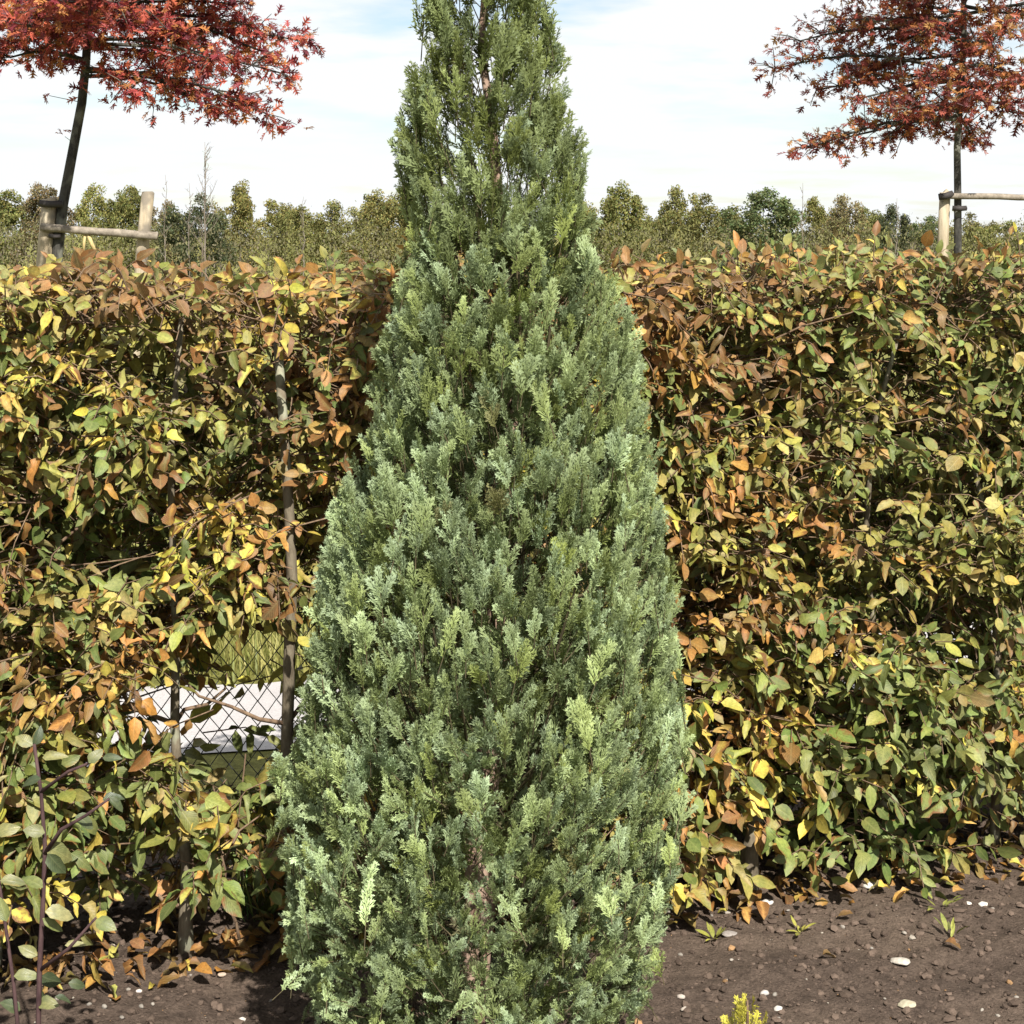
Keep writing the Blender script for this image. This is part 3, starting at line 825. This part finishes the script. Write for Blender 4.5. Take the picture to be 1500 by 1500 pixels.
oak('young copper-red oak with an upright trunk at the right edge', 11.0, [(1403, 362), (1403, 290), (1402, 215), (1408, 130), (1412, 60)], .029,
    [(175, 1190, 215, -.1, .06, .7), (170, 1230, 205, .4, .03, .7), (110, 1140, 100, 0, .10, .75), (120, 1250, 150, -.4, .03, .8), (60, 1180, 55, .2, .08, .55), (40, 1270, 40, -.3, .04, .9),
     (150, 1480, 170, -.2, .05, .9), (100, 1500, 110, .2, .05, .9), (60, 1330, 60, -.6, .0, .9), (90, 1330, 130, -.5, .03, .85), (20, 1350, 20, .5, 0, .9), (10, 1490, 30, -.2, 0, .9), (150, 1330, 190, .4, .03, .8), (0, 1260, -5, 0, .05, .8), (30, 1300, 70, .2, .02, .9), (50, 1240, 20, .3, .04, .9), (20, 1300, 10, -.3, .0, .95), (80, 1280, 95, .5, .02, .9), (140, 1400, 175, .5, .0, .9), (120, 1380, 150, -.7, .0, .9), (130, 1460, 130, -.5, .0, .9), (70, 1420, 70, -.8, 0, .9), (30, 1450, 50, .6, 0, .9), (160, 1300, 170, -.6, .02, .85), (110, 1220, 120, .6, .03, .7), (170, 1440, 195, .3, .0, .85)], OAKC2, 20, 4.6, .7)

def stake_frame(label, D, posts, rail, ties, caps=()):
    b = px(posts[0][0], 375, D); b.z = 0
    t = tag(empty('tree_stake_frame', b), label, 'tree stakes', 'stakes of the young oaks')
    for (x0, y0, x1, y1, r) in posts:
        p0 = np.array(px(x0, y0, D)); p1 = np.array(px(x1, y1, D)); d = (p0 - p1) / (p0[2] - p1[2])
        foot = p0 + d * (-.1 - p0[2])
        m = MB(); n = 7; m.tube([foot + (p1 - foot) * i / n + np.array([random.gauss(0, .003), 0, 0]) for i in range(n + 1)] + [p1 + np.array([0, 0, .006])], [r * random.uniform(.97, 1.04) for _ in range(n + 1)] + [r * .75], 12)
        m.build('post', M_wood, t)
    for (x0, y0, x1, y1, r, dd) in rail:
        a = np.array(px(x0, y0, D)); c = np.array(px(x1, y1, D)); a[1] += dd; c[1] += dd
        m = MB(); m.tube(wob(a, c, 6, .0015), [r * random.uniform(.96, 1.03) for _ in range(7)], 9); m.build('rail', M_rail, t)
    for (x0, y0, x1, y1, r, mat) in ties:
        m = MB(); a = np.array(px(x0, y0, D)); c = np.array(px(x1, y1, D)); a[1] -= .05; c[1] -= .05
        m.tube([a, (a + c) / 2 + np.array([0, -.012, -.004]), c], [r, r, r], 6); m.build('tie', mat, t)
    return t
stake_frame('two pale round stakes with a crossbar behind the hedge at left', 10.0, [(66, 375, 73, 292, .044), (209, 372, 217, 282, .036)],
            [(64, 333, 234, 346, .024, -.06)], [(62, 298, 95, 299, .022, M_tie), (132, 342, 144, 370, .012, M_raffia), (128, 340, 126, 372, .008, M_raffia), (76, 345, 92, 346, .014, M_tie)])
stake_frame('pale round stake with a crossbar beside the upright oak at right', 11.0, [(1381, 366, 1383, 282, .034), (1530, 366, 1530, 282, .034)],
            [(1374, 287, 1545, 290, .020, -.05)], [(1372, 289, 1392, 284, .024, M_tie), (1392, 305, 1412, 305, .018, M_tie)])

# ------------------------------------------------------------------ far woodland edge
def crown_mesh(seed, kind, nleaf=13000):
    """crown of unit height and unit half width made of leaf-sized faces gathered in clumps"""
    r = np.random.default_rng(seed)
    def rad(h):
        if kind == 'point': return max(.03, (1 - h) ** .75 * min(1, .55 + h * 2.2))
        if kind == 'round': return max(.05, (1 - h ** 2.2) ** .8 * min(1, .5 + h * 1.5))
        if kind == 'wide': return max(.08, math.sin(math.pi * min(1, .2 + h * .78)) ** .5)
        return max(.05, (1 - h) ** .5 * min(1, .5 + h * 1.6))
    cl = []; n_sp = {'point': 4, 'round': 6, 'wide': 8, 'loose': 6}[kind]
    spires = [(0.0, 0.0, 1.0, .72)] * 2 + [(.75 * math.cos(a) * q, .75 * math.sin(a) * q, .72 + .27 * r.random() * (1.1 - .5 * q), .5 + .25 * r.random()) for a, q in zip(r.random(n_sp) * 6.283, .35 + .65 * r.random(n_sp))]
    for _ in range(130):                              # several leaders of uneven height, feathered towards their tips
        x0, y0, ht, wd = spires[r.integers(len(spires))]; f = r.random() ** .62; h = ht * f * .95
        q = wd * (1.02 - f) ** .55 * (.35 + .65 * r.random()) * (1.0 if kind != 'point' else .85); a = r.random() * 6.283
        cl.append((x0 + q * math.cos(a), y0 + q * math.sin(a), h, .08 + .11 * r.random() * (1.3 - .6 * f), .65 + .6 * r.random()))
    V, Fc, C = [], [], []
    for k in range(nleaf):
        c = cl[r.integers(len(cl))]; o = r.normal(size=3); o /= np.linalg.norm(o); o *= c[3] * r.random() ** .4
        p = np.array([c[0] + o[0] * 1.3, c[1] + o[1] * 1.3, c[2] + o[2] * .55]); s = .012 + .015 * r.random()
        d = nrm(r.normal(size=3)); e = nrm(np.cross(d, r.normal(size=3))); i = len(V)
        d = d * s * np.array([1.4, 1.4, .7]); e = e * s * np.array([1.4, 1.4, .7])
        V += [p - d, p + e * .6, p + d, p - e * .6]; Fc += [(i, i + 1, i + 2), (i, i + 2, i + 3)]
        g = c[4] * (.75 + .5 * r.random()); C += [(g * (1 + .12 * r.normal()), g, g * .95, 1)] * 4
    return mesh_np('crown', np.array(V), np.array(Fc), M_tint, None, np.array(C), False)
CM = {k: [crown_mesh(10 * j + i, k) for i in range(2)] for j, k in enumerate(('point', 'round', 'wide', 'loose'))}
mt = MB(); mt.tube([(0, 0, 0), (.01, 0, .3), (0, .01, .6), (0, 0, .93)], [.03, .024, .016, .006], 6)
far_trunk_me = mesh_np('trunk', np.array(mt.V), np.array(mt.F), M_ftrunk)
OL = (0.185, 0.180, 0.062); YG = (0.215, 0.205, 0.068); GR = (0.120, 0.145, 0.062); DK = (0.085, 0.100, 0.050); BR = (0.20, 0.165, 0.085)
FAR = [ # x, y of the top, half width in pixels, shape, colour, depth, label
 (12, 282, 40, 'round', OL, 74, 'far olive tree at the left edge of the picture, left of the stakes'),
 (58, 272, 34, 'wide', BR, 72, 'far brownish tree behind the left stake of the leaning oak'),
 (140, 277, 30, 'loose', YG, 78, 'far yellow-green tree between the two stakes, nearer the leaning trunk'),
 (190, 276, 32, 'round', OL, 70, 'far olive tree just left of the second stake'),
 (248, 300, 26, 'loose', BR, 76, 'far low brown tree just right of the second stake'),
 (296, 290, 36, 'round', DK, 62, 'far dark green bushy tree below the bare sapling'),
 (352, 272, 33, 'point', YG, 72, 'tallest pointed yellow-green far tree left of the conifer'),
 (402, 296, 36, 'round', YG, 78, 'far rounded yellow-green tree right of the pointed one'),
 (440, 304, 30, 'wide', OL, 74, 'far low olive tree midway between pointed tree and conifer'),
 (486, 300, 34, 'loose', OL, 70, 'far loose olive tree second left from the conifer gap'),
 (548, 284, 34, 'point', YG, 76, 'far narrow light-green tree close left of the conifer'),
 (590, 280, 32, 'round', OL, 74, 'far olive tree half hidden by the conifer on its left side'),
 (850, 300, 36, 'loose', YG, 72, 'far yellow-green tree half hidden by the conifer on its right side'),
 (906, 273, 36, 'point', OL, 70, 'far pointed olive tree first clear of the conifer on the right'),
 (945, 305, 28, 'round', OL, 78, 'far low olive tree between pointed and gold-green trees'),
 (988, 280, 32, 'loose', YG, 74, 'far gold-green tree, the brightest right of the conifer'),
 (1032, 290, 36, 'round', OL, 70, 'far rounded olive tree right of the gold-green one'),
 (1118, 279, 46, 'wide', GR, 66, 'broad grey-green far tree midway between conifer and right oak'),
 (1076, 318, 24, 'loose', BR, 74, 'far low brown tree left of the broad grey-green one'),
 (1190, 296, 26, 'point', YG, 78, 'far small yellow-green tree right of the broad grey-green one'),
 (1232, 292, 30, 'loose', BR, 72, 'far greyish brown tree below the left tip of the right oak'),
 (1268, 306, 24, 'round', OL, 76, 'far low olive tree left of the dark narrow one'),
 (1306, 307, 23, 'point', DK, 64, 'far dark narrow tree nearest left of the right stake'),
 (1340, 330, 26, 'round', OL, 78, 'far lowest olive tree just left of the right stake'),
 (1366, 318, 24, 'wide', GR, 72, 'far green tree directly behind the right stake'),
 (1425, 316, 32, 'round', OL, 74, 'far olive tree behind the trunk of the right oak'),
 (1478, 326, 36, 'wide', OL, 70, 'far olive tree at the right edge of the picture')]
for (x, y, hw, kind, c, D, label) in FAR:
    p = px(x, y, D); h = p.z + .08; w = hw / F * D * 1.7
    t = tag(empty('far_tree', (p.x, D, -.08)), label, 'tree', 'trees along the far woodland edge')
    z0 = .1
    f = random.uniform(.75, 1.0); cc = (c[0] * f, c[1] * f * random.uniform(.95, 1.05), c[2] * f, 1)
    link('crown', random.choice(CM[kind]), t, Matrix.Translation((p.x, D, -.08 + z0)) @ Matrix.Rotation(random.uniform(0, 6.28), 4, 'Z') @ Matrix.Diagonal((w, w, (h - z0) * 1.07, 1)), cc)
    link('trunk', far_trunk_me, t, Matrix.Translation((p.x, D, -.10)) @ Matrix.Diagonal((1.6, 1.6, h * .95, 1)))
def bare(label, D, x, y0, y1, hw, nb, r0):
    b = px(x, y0, D); b.z = -.08; t = tag(empty('bare_sapling', b), label, 'tree', 'bare thin saplings far behind the hedge')
    top = np.array(px(x, y1, D)); base = np.array(b); m = MB()
    pts = wob(base, top, 8, .03); m.tube(pts, [r0 * (1 - .9 * i / 8) + .004 for i in range(9)], 5); m.build('trunk', M_ftrunk, t)
    m = MB(); h = top[2] - base[2]
    for k in range(nb):
        f = .25 + .72 * k / nb; p = base + (top - base) * f; a = random.uniform(0, 6.283); L = hw / F * D * (1.25 - .9 * f) * random.uniform(.7, 1.2)
        e = p + np.array([math.cos(a) * L, math.sin(a) * L, L * random.uniform(1.0, 2.0)])
        m.tube([p, (p + e) / 2 + np.array([math.cos(a) * L * .12, 0, 0]), e], [.012, .009, .004], 4, False)
        for _ in range(3):
            g = random.uniform(.3, .9); q = p + (e - p) * g
            m.tube([q, q + np.array([random.gauss(0, .4) * L, random.gauss(0, .4) * L, L * random.uniform(.3, .7)])], [.006, .003], 3, False)
    m.build('branches', M_ftrunk, t)['kind'] = 'stuff'
bare('tall bare thin sapling above the dark bushy far tree', 55, 300, 380, 208, 24, 26, .035)
bare('short bare sapling just right of the second left stake', 58, 242, 380, 256, 12, 12, .02)
bare('bare whip-like sapling left of the tall pointed far tree', 60, 277, 380, 268, 12, 12, .02)
bare('bare whip-like sapling above the rounded far trees left of conifer', 60, 445, 380, 288, 12, 12, .018)
bare('thin bare sapling right of the broad grey-green far tree', 60, 1176, 380, 268, 10, 10, .018)
bare('thin bare sapling above the dark narrow far tree', 60, 1314, 380, 290, 10, 10, .018)
# undergrowth that closes the wood at its foot
V, Fc, C = [], [], []
for k in range(70000):
    x = random.uniform(-38, 38); y = random.uniform(56, 80)
    hmax = 1.95 + .9 * noise.noise(Vector((x * .42, y * .25, 2))) + .7 * noise.noise(Vector((x * 1.4, y * .6, 7)))
    z = -.08 + hmax * random.random() ** .6; p = np.array([x, y, z]); s = random.uniform(.025, .06)
    d = nrm(rng.normal(size=3)) * s * np.array([1, 1, 1.7]); e = nrm(np.cross(d, rng.normal(size=3))) * s * .6; i = len(V)
    V += [p - d, p + e, p + d, p - e]; Fc += [(i, i + 1, i + 2), (i, i + 2, i + 3)]
    q = np.clip(.5 + 1.3 * noise.noise(Vector((x * .45, y * .3, 11))) + .3 * (z - .8), 0, 1); g = random.uniform(.6, 1.25)
    C += [((.115 + .025 * q) * g, (.095 + .045 * q) * g, (.072 - .026 * q) * g, 1)] * 4
o = link('far_undergrowth', mesh_np('far_undergrowth', np.array(V), np.array(Fc), plain_leaf_mat('undergrowth', False, .15, .8), np.zeros((len(V), 2)), np.array(C), False))
tag(o, 'brown scrub along the foot of the far trees', 'scrub', kind='stuff')

# ------------------------------------------------------------------ small plants
def ground_at(x, y):
    """point of the soil bed seen at a pixel"""
    D = ZC * F / (y - HOR)
    for _ in range(3):
        X = (x - 750) / F * D; D = (ZC - soil_h(X, D)) * F / (y - HOR)
    return np.array([(x - 750) / F * D, D, soil_h((x - 750) / F * D, D)])
SL = [leaf_variant(0.3, 0.25, 0.1, 0.66), leaf_variant(0.15, 0.4, -0.2, 0.7, 1, .1), leaf_variant(0.55, 0.3, 0.3, 0.6, 1, .1)]
M_sleaf = leaf_mat('shrub_leaf', True, (0.20, 0.16, 0.05), 0.42, 0.4, 0.2, 0.07)
shrub = tag(empty('leafy_shrub', (px(62, 1500, 2.95).x, 2.95, 0)), 'foreground shrub with purple-brown stem and large cream-green leaves, lower left corner', 'shrub')
D_S = 2.95
def sh(x, y, d=0.0): return np.array(px(x, y, D_S + d))
def sstem(pts, r0, r1):
    m = MB(); n = len(pts) - 1; m.tube(pts, [r0 + (r1 - r0) * i / n for i in range(n + 1)], 8); m.build('stem', M_pstem, shrub)
bfoot = sh(50, 1545); bfoot[2] = -.05
sstem([bfoot, sh(58, 1420), sh(63, 1320), sh(66, 1240), sh(60, 1160), sh(50, 1090)], .005, .0028)
sstem([sh(66, 1250), sh(90, 1215, -.02), sh(125, 1195, -.04), sh(160, 1170, -.05)], .0042, .002)
sstem([sh(60, 1420), sh(100, 1390, -.03), sh(140, 1345, -.05)], .004, .002)
sstem([bfoot, sh(20, 1440, .03), sh(0, 1300, .05), sh(-15, 1150, .05)], .004, .002)
sstem([sh(60, 1160), sh(100, 1130, -.02), sh(150, 1110, -.03)], .0035, .0018)
pal_s = [(0.19, 0.19, 0.08), (0.13, 0.14, 0.06), (0.06, 0.08, 0.04), (0.045, 0.065, 0.035), (0.13, 0.155, 0.055), (0.25, 0.24, 0.12)]
def sleaf(x, y, ang, l, c, d=0.0):
    a = np.array([math.cos(ang), random.uniform(-.4, .2), math.sin(ang)])
    n = np.array([random.gauss(0, .4), -.7, .6 + random.gauss(0, .3)])
    link('leaf', SL[random.randrange(3)].mesh('leaf', M_sleaf), shrub, toM(frame(sh(x, y, d), a, n, l * .64, l * random.uniform(.42, .68))), pal_s[c] + (random.uniform(.1, .5),))
for args in [(62, 1110, .15, .07, 0), (68, 1240, -.5, .085, 0), (70, 1250, -.9, .075, 2), (66, 1335, -.1, .08, 5), (62, 1345, -.6, .07, 4), (60, 1140, 3.3, .06, 3), (90, 1120, .5, .055, 4),
             (110, 1195, -.3, .06, 2), (150, 1172, .2, .06, 3), (160, 1168, -.7, .055, 2), (130, 1195, -1.3, .06, 4), (95, 1385, .1, .06, 5), (140, 1348, -.2, .065, 4), (120, 1365, -1.1, .055, 0),
             (60, 1430, -.4, .06, 3), (58, 1445, -1.2, .06, 2), (55, 1400, 2.6, .06, 0), (63, 1300, 2.5, .065, 4), (66, 1220, 2.8, .06, 1), (150, 1110, .1, .055, 2), (130, 1118, .9, .05, 1),
             (50, 1092, 1.2, .055, 3), (48, 1092, 2.6, .055, 0), (55, 1470, .3, .06, 1), (20, 1430, .2, .07, 0), (10, 1350, 2.0, .07, 4), (0, 1290, .1, .07, 1), (-5, 1220, .4, .065, 0), (-12, 1160, 1.0, .06, 5), (30, 1480, 2.4, .06, 2), (80, 1460, -.3, .05, 3), (100, 1440, -.2, .05, 2)]:
    sleaf(*args, d=random.uniform(-.05, .05))

# little golden conifer at the bottom edge
gp = np.array(px(1095, 1545, 3.36)); gp[2] = soil_h(gp[0], gp[1])
gold = tag(empty('golden_dwarf_conifer', tuple(gp)), 'tiny bright yellow dwarf conifer on the soil at the bottom edge', 'shrub')
gm = MB(); gm.tube([gp - np.array([0, 0, .03]), gp + np.array([0, 0, .06]), gp + np.array([0, 0, .10])], [.004, .003, .0015], 6); gm.build('stem', M_twig, gold)
M_goldp = spray_mat('golden_spray', True)
for k in range(24):
    a = random.uniform(0, 6.283); f = random.random(); r = .085 * (1 - f) ** .7
    p = gp + np.array([math.cos(a) * r * .6, math.sin(a) * r * .6, .010 + f * .062]); d = np.array([math.cos(a) * .5 * (1.2 - f), math.sin(a) * .5 * (1.2 - f), .8])
    c = np.array((0.42, 0.37, 0.065)) * random.uniform(.75, 1.2)
    link('spray', SV[random.randrange(9)].mesh('spray', M_goldp), gold, toM(frame(p, d, np.array([math.cos(a), math.sin(a), .3]), random.uniform(.025, .045))), tuple(c) + (0,))

def weed(name, label, x, y, nl, ll, spread, c, kind='rosette', wdt=.5):
    g = ground_at(x, y); t = tag(empty(name, tuple(g)), label, 'weed')
    for k in range(nl):
        a = 2 * math.pi * k / nl + random.gauss(0, .3); u = random.uniform(.25, .9) if kind == 'rosette' else random.uniform(.8, 1.8)
        d = np.array([math.cos(a), math.sin(a), u]); n = np.array([-math.cos(a) * u, -math.sin(a) * u, 1.0])
        cc = np.array(c) * random.uniform(.75, 1.25)
        l = ll * random.uniform(.6, 1.15)
        link('leaf', HL[random.choice((0, 2, 6))].mesh('leaf', M_hleafp), t, toM(frame(g + d * random.uniform(0, spread), d, n, l, l * wdt)), tuple(cc) + (.05,))
weed('green_weed', 'bright green leafy weed at the foot of the hedge, right side', 1330, 1262, 22, .065, .05, (.11, .22, .04), 'up', .8)
weed('green_weed', 'smaller green weed with pale leaves right of the bright green one', 1378, 1245, 14, .06, .06, (.15, .24, .06), 'up', .9)
weed('yellow_weed', 'yellowish weed seedling on the soil next to a grey flat stone', 1045, 1378, 9, .035, .015, (.30, .30, .06))
weed('yellow_weed', 'flat yellow-green weed seedling alone in the middle of the soil', 1172, 1370, 8, .032, .015, (.28, .28, .06))
weed('yellow_weed', 'sparse greenish weed seedling on soil below the bright green weed', 1378, 1332, 9, .034, .03, (.18, .20, .05))
weed('yellow_weed', 'spindly green weed by the twig at the right edge', 1392, 1378, 6, .045, .02, (.24, .27, .06), 'up', .35)
# fine grassy tuft left of the conifer foot
tp_ = tag(empty('grass_tuft', tuple(ground_at(395, 1345))), 'dark green tuft of thin grass blades at left foot of the conifer', 'grass')
g0 = ground_at(395, 1345)
for k in range(70):
    a = random.uniform(0, 6.283); l = random.uniform(.08, .19); d = np.array([math.cos(a) * .55, math.sin(a) * .55, random.uniform(.6, 1.4)])
    link('blade', HL[random.choice((0, 4))].mesh('leaf', M_hleafp), tp_, toM(frame(g0 + np.array([random.gauss(0, .05), random.gauss(0, .03), 0]), d, np.array([0, -.5, .7]), l, .008)), (.10 * random.uniform(.7, 1.5), .15 * random.uniform(.7, 1.3), .04, 0))

# ------------------------------------------------------------------ stones, crumbs and fallen leaves
def ico(seed, flat=.65):
    r = random.Random(seed); g = (1 + 5 ** .5) / 2
    V = [(-1, g, 0), (1, g, 0), (-1, -g, 0), (1, -g, 0), (0, -1, g), (0, 1, g), (0, -1, -g), (0, 1, -g), (g, 0, -1), (g, 0, 1), (-g, 0, -1), (-g, 0, 1)]
    Fc = [(0, 11, 5), (0, 5, 1), (0, 1, 7), (0, 7, 10), (0, 10, 11), (1, 5, 9), (5, 11, 4), (11, 10, 2), (10, 7, 6), (7, 1, 8), (3, 9, 4), (3, 4, 2), (3, 2, 6), (3, 6, 8), (3, 8, 9), (4, 9, 5), (2, 4, 11), (6, 2, 10), (8, 6, 7), (9, 8, 1)]
    V = [np.array(nrm(v)) for v in V]
    V = [v * r.uniform(.78, 1.2) * np.array([1, 1, flat]) for v in V]
    return Variant(np.array(V), Fc, np.zeros((12, 2)))
def subd(var):
    V = list(var.V); Fc = []; mid = {}
    def m_(a, b):
        k = (min(a, b), max(a, b))
        if k not in mid: mid[k] = len(V); V.append((var.V[a] + var.V[b]) * .5 * 1.06)
        return mid[k]
    for a, b, c in var.F:
        x, y, z = m_(a, b), m_(b, c), m_(c, a); Fc += [(a, x, z), (x, b, y), (z, y, c), (x, y, z)]
    return Variant(np.array(V), Fc, np.zeros((len(V), 2)))
IC = [ico(k, random.uniform(.5, .9)) for k in range(8)]; ST = [subd(v) for v in IC]
def stone_mat():
    m, nt, out = new_mat('pebble'); c, a = base_color(nt, True); n = tnoise(nt, 120, 5, .6)
    principled(nt, out, mixc(nt, 1.0, c, ramp(nt, n, [(.3, (.7, .68, .65)), (.7, (1.1, 1.1, 1.1))]), 'MULTIPLY'), .8, .25, bump=n, bstr=.3, bdist=.004); return m
M_stone = stone_mat()
STONES = [ # x, y, width px, flatness, colour, label
 (1320, 1410, 34, .35, (.52, .48, .42), 'largest flat cream stone on the soil at lower right'), (1275, 1300, 24, .45, (.70, .66, .60), 'pale oblong stone on soil below the green weeds'),
 (1440, 1328, 16, .9, (.66, .62, .56), 'upright pale stone near the right edge of the soil'), (1418, 1324, 15, .5, (.68, .65, .60), 'small white stone left of the upright one at right edge'),
 (1328, 1472, 30, .45, (.45, .41, .30), 'yellowish oval stone at the bottom right'), (1124, 1330, 20, .5, (.72, .68, .63), 'white rounded stone on soil near the hedge foot'),
 (1068, 1370, 26, .4, (.30, .27, .25), 'grey flat stone beside a yellowish weed'), (1008, 1330, 15, .7, (.68, .60, .56), 'pinkish white stone close to right side of the conifer'),
 (1120, 1457, 16, .8, (.48, .45, .42), 'greyish stone right of the tiny golden conifer'), (1140, 1480, 15, .7, (.70, .67, .62), 'white stone at the bottom edge right of golden conifer'),
 (1003, 1480, 14, .8, (.52, .46, .40), 'tan stone at the bottom edge between both conifers'), (998, 1462, 15, .7, (.48, .42, .37), 'brownish stone just above the tan one'),
 (204, 1453, 11, .7, (.72, .66, .62), 'white stone on soil left of the conifer'), (325, 1432, 15, .6, (.50, .40, .32), 'tan stone on soil between shrub and conifer'),
 (355, 1496, 12, .7, (.62, .57, .52), 'pale stone at the bottom edge left of the conifer'), (1425, 1500, 22, .5, (.42, .40, .37), 'grey stone at the bottom right corner')]
for (x, y, w, fl, c, label) in STONES:
    g = ground_at(x, y); s = w / F * g[1] * .5; v = random.randrange(8)
    o = link('stone', ST[v].mesh('stone', M_stone), None, Matrix.Translation((g[0], g[1], g[2] + s * fl * .35)) @ Matrix.Rotation(random.uniform(-.5, .5), 4, 'Z') @ Matrix.Diagonal((s, s * .8, s * fl, 1)), tuple(q * .8 for q in c) + (1,))
    tag(o, label, 'stone', 'pale stones on the soil')
for k in range(34):
    x = random.uniform(960, 1500) if random.random() < .75 else random.uniform(100, 420); y = random.uniform(1310 if x > 700 else 1420, 1510)
    g = ground_at(x, y); s = random.uniform(3.0, 5.5) / F * g[1]; v = random.randrange(8); f = random.uniform(.7, 1.1)
    o = link('pebble', ST[v].mesh('stone', M_stone), None, Matrix.Translation((g[0], g[1], g[2] + s * .2)) @ Matrix.Rotation(random.uniform(0, 6), 4, 'Z') @ Matrix.Diagonal((s, s * .7, s * .8, 1)), (.26 * f, .235 * f, .205 * f, 1))
    tag(o, 'tiny pale pebble scattered on the dark soil', 'pebble', 'tiny pebbles on the soil')
def crumb_mat():
    m, nt, out = new_mat('soil_crumb'); c, a = base_color(nt, False); n = tnoise(nt, 300, 4, .7)
    principled(nt, out, c, .95, .1, bump=n, bstr=.6, bdist=.004); return m
cr_i = []
for k in range(20000):
    x = random.uniform(-1.5, 1.9); y = random.uniform(3.05, 4.6)
    s = .0013 + .0095 * random.random() ** 6; f = random.uniform(.6, 1.5)
    c = (.085 * f, .062 * f, .048 * f, 1)
    if random.random() < .02: f = random.uniform(.7, 1.1); s *= .7; c = (.34 * f, .30 * f, .25 * f, 1)
    elif random.random() < .02: c = (.20 * f, .12 * f, .06 * f, 1)
    M = np.array(Matrix.Translation((x, y, soil_h(x, y) + s * .3)) @ Matrix.Rotation(random.uniform(0, 6), 4, 'Z') @ Matrix.Diagonal((s * random.uniform(.8, 1.6), s, s, 1)))
    cr_i.append((k % 8, M, c))
tag(joined('soil_crumbs', IC, cr_i, crumb_mat(), None, False), 'crumbs of dark soil and grit over the planting bed', 'soil', kind='stuff')
# dry leaves: a drift along the foot of the hedge, and single ones further out
dr = []
def flat_leaf(x, y, lift):
    a = random.uniform(0, 6.283); l = random.uniform(.03, .06)
    n = np.array([random.gauss(0, .4), random.gauss(0, .4), 1.0])
    return (random.choice((1, 3, 4, 5, 7)), frame(np.array([x, y, soil_h(x, y) + lift]), (math.cos(a), math.sin(a), random.gauss(.05, .2)), n, l), leafcol(random.choices('coYy', [3, 3.5, 1.2, .6])[0]))
for k in range(760):
    s = random.uniform(S0, S1); w = random.gauss(-.01, .08)
    if w < -.2: continue
    p = hp(s, w, 0); dr.append(flat_leaf(p[0], p[1], random.uniform(.008, .035)))
tag(joined('leaf_litter', HL, dr, M_hleaf), 'drift of dry orange and brown leaves along the hedge foot', 'leaf litter', kind='stuff')
FL = [(1000, 1345), (1150, 1345), (1385, 1385), (170, 1472), (1090, 1345), (1250, 1345), (1350, 1300), (350, 1410), (250, 1425), (150, 1420), (1430, 1270), (1230, 1320), (965, 1395), (400, 1400), (1480, 1290), (1205, 1405)]
FLL = ['dry brown leaf lying on soil beside the pinkish white stone', 'dry leaf on soil above the flat yellow-green weed', 'reddish dry leaf by the spindly weed', 'orange fallen leaf on soil near the shrub in the lower left corner',
       'dry leaf lying left of the white rounded stone', 'dry leaf left below the pale oblong stone', 'dry leaf on soil right of the pale oblong stone', 'dry orange leaf just in front of the hedge, left of the conifer',
       'dry leaf at the foot of the visible hedge stem', 'dry leaf lying beside the foreground shrub near the hedge', 'dry leaf near the right edge below the weeds', 'dry leaf right of the white rounded stone',
       'reddish leaf close to the right foot of the conifer', 'dry leaf close to the left foot of the conifer', 'dry leaf at the far right edge of the soil', 'dry leaf left of the largest flat stone']
for (x, y), lb in zip(FL, FLL):
    g = ground_at(x, y); v, M, _ = flat_leaf(g[0], g[1], .010); c = leafcol('o' if 'orange' in lb else 'c')
    tag(link('fallen_leaf', HL[v].mesh('leaf', M_hleafp), None, toM(M), c), lb, 'leaf', 'single fallen leaves on the soil')
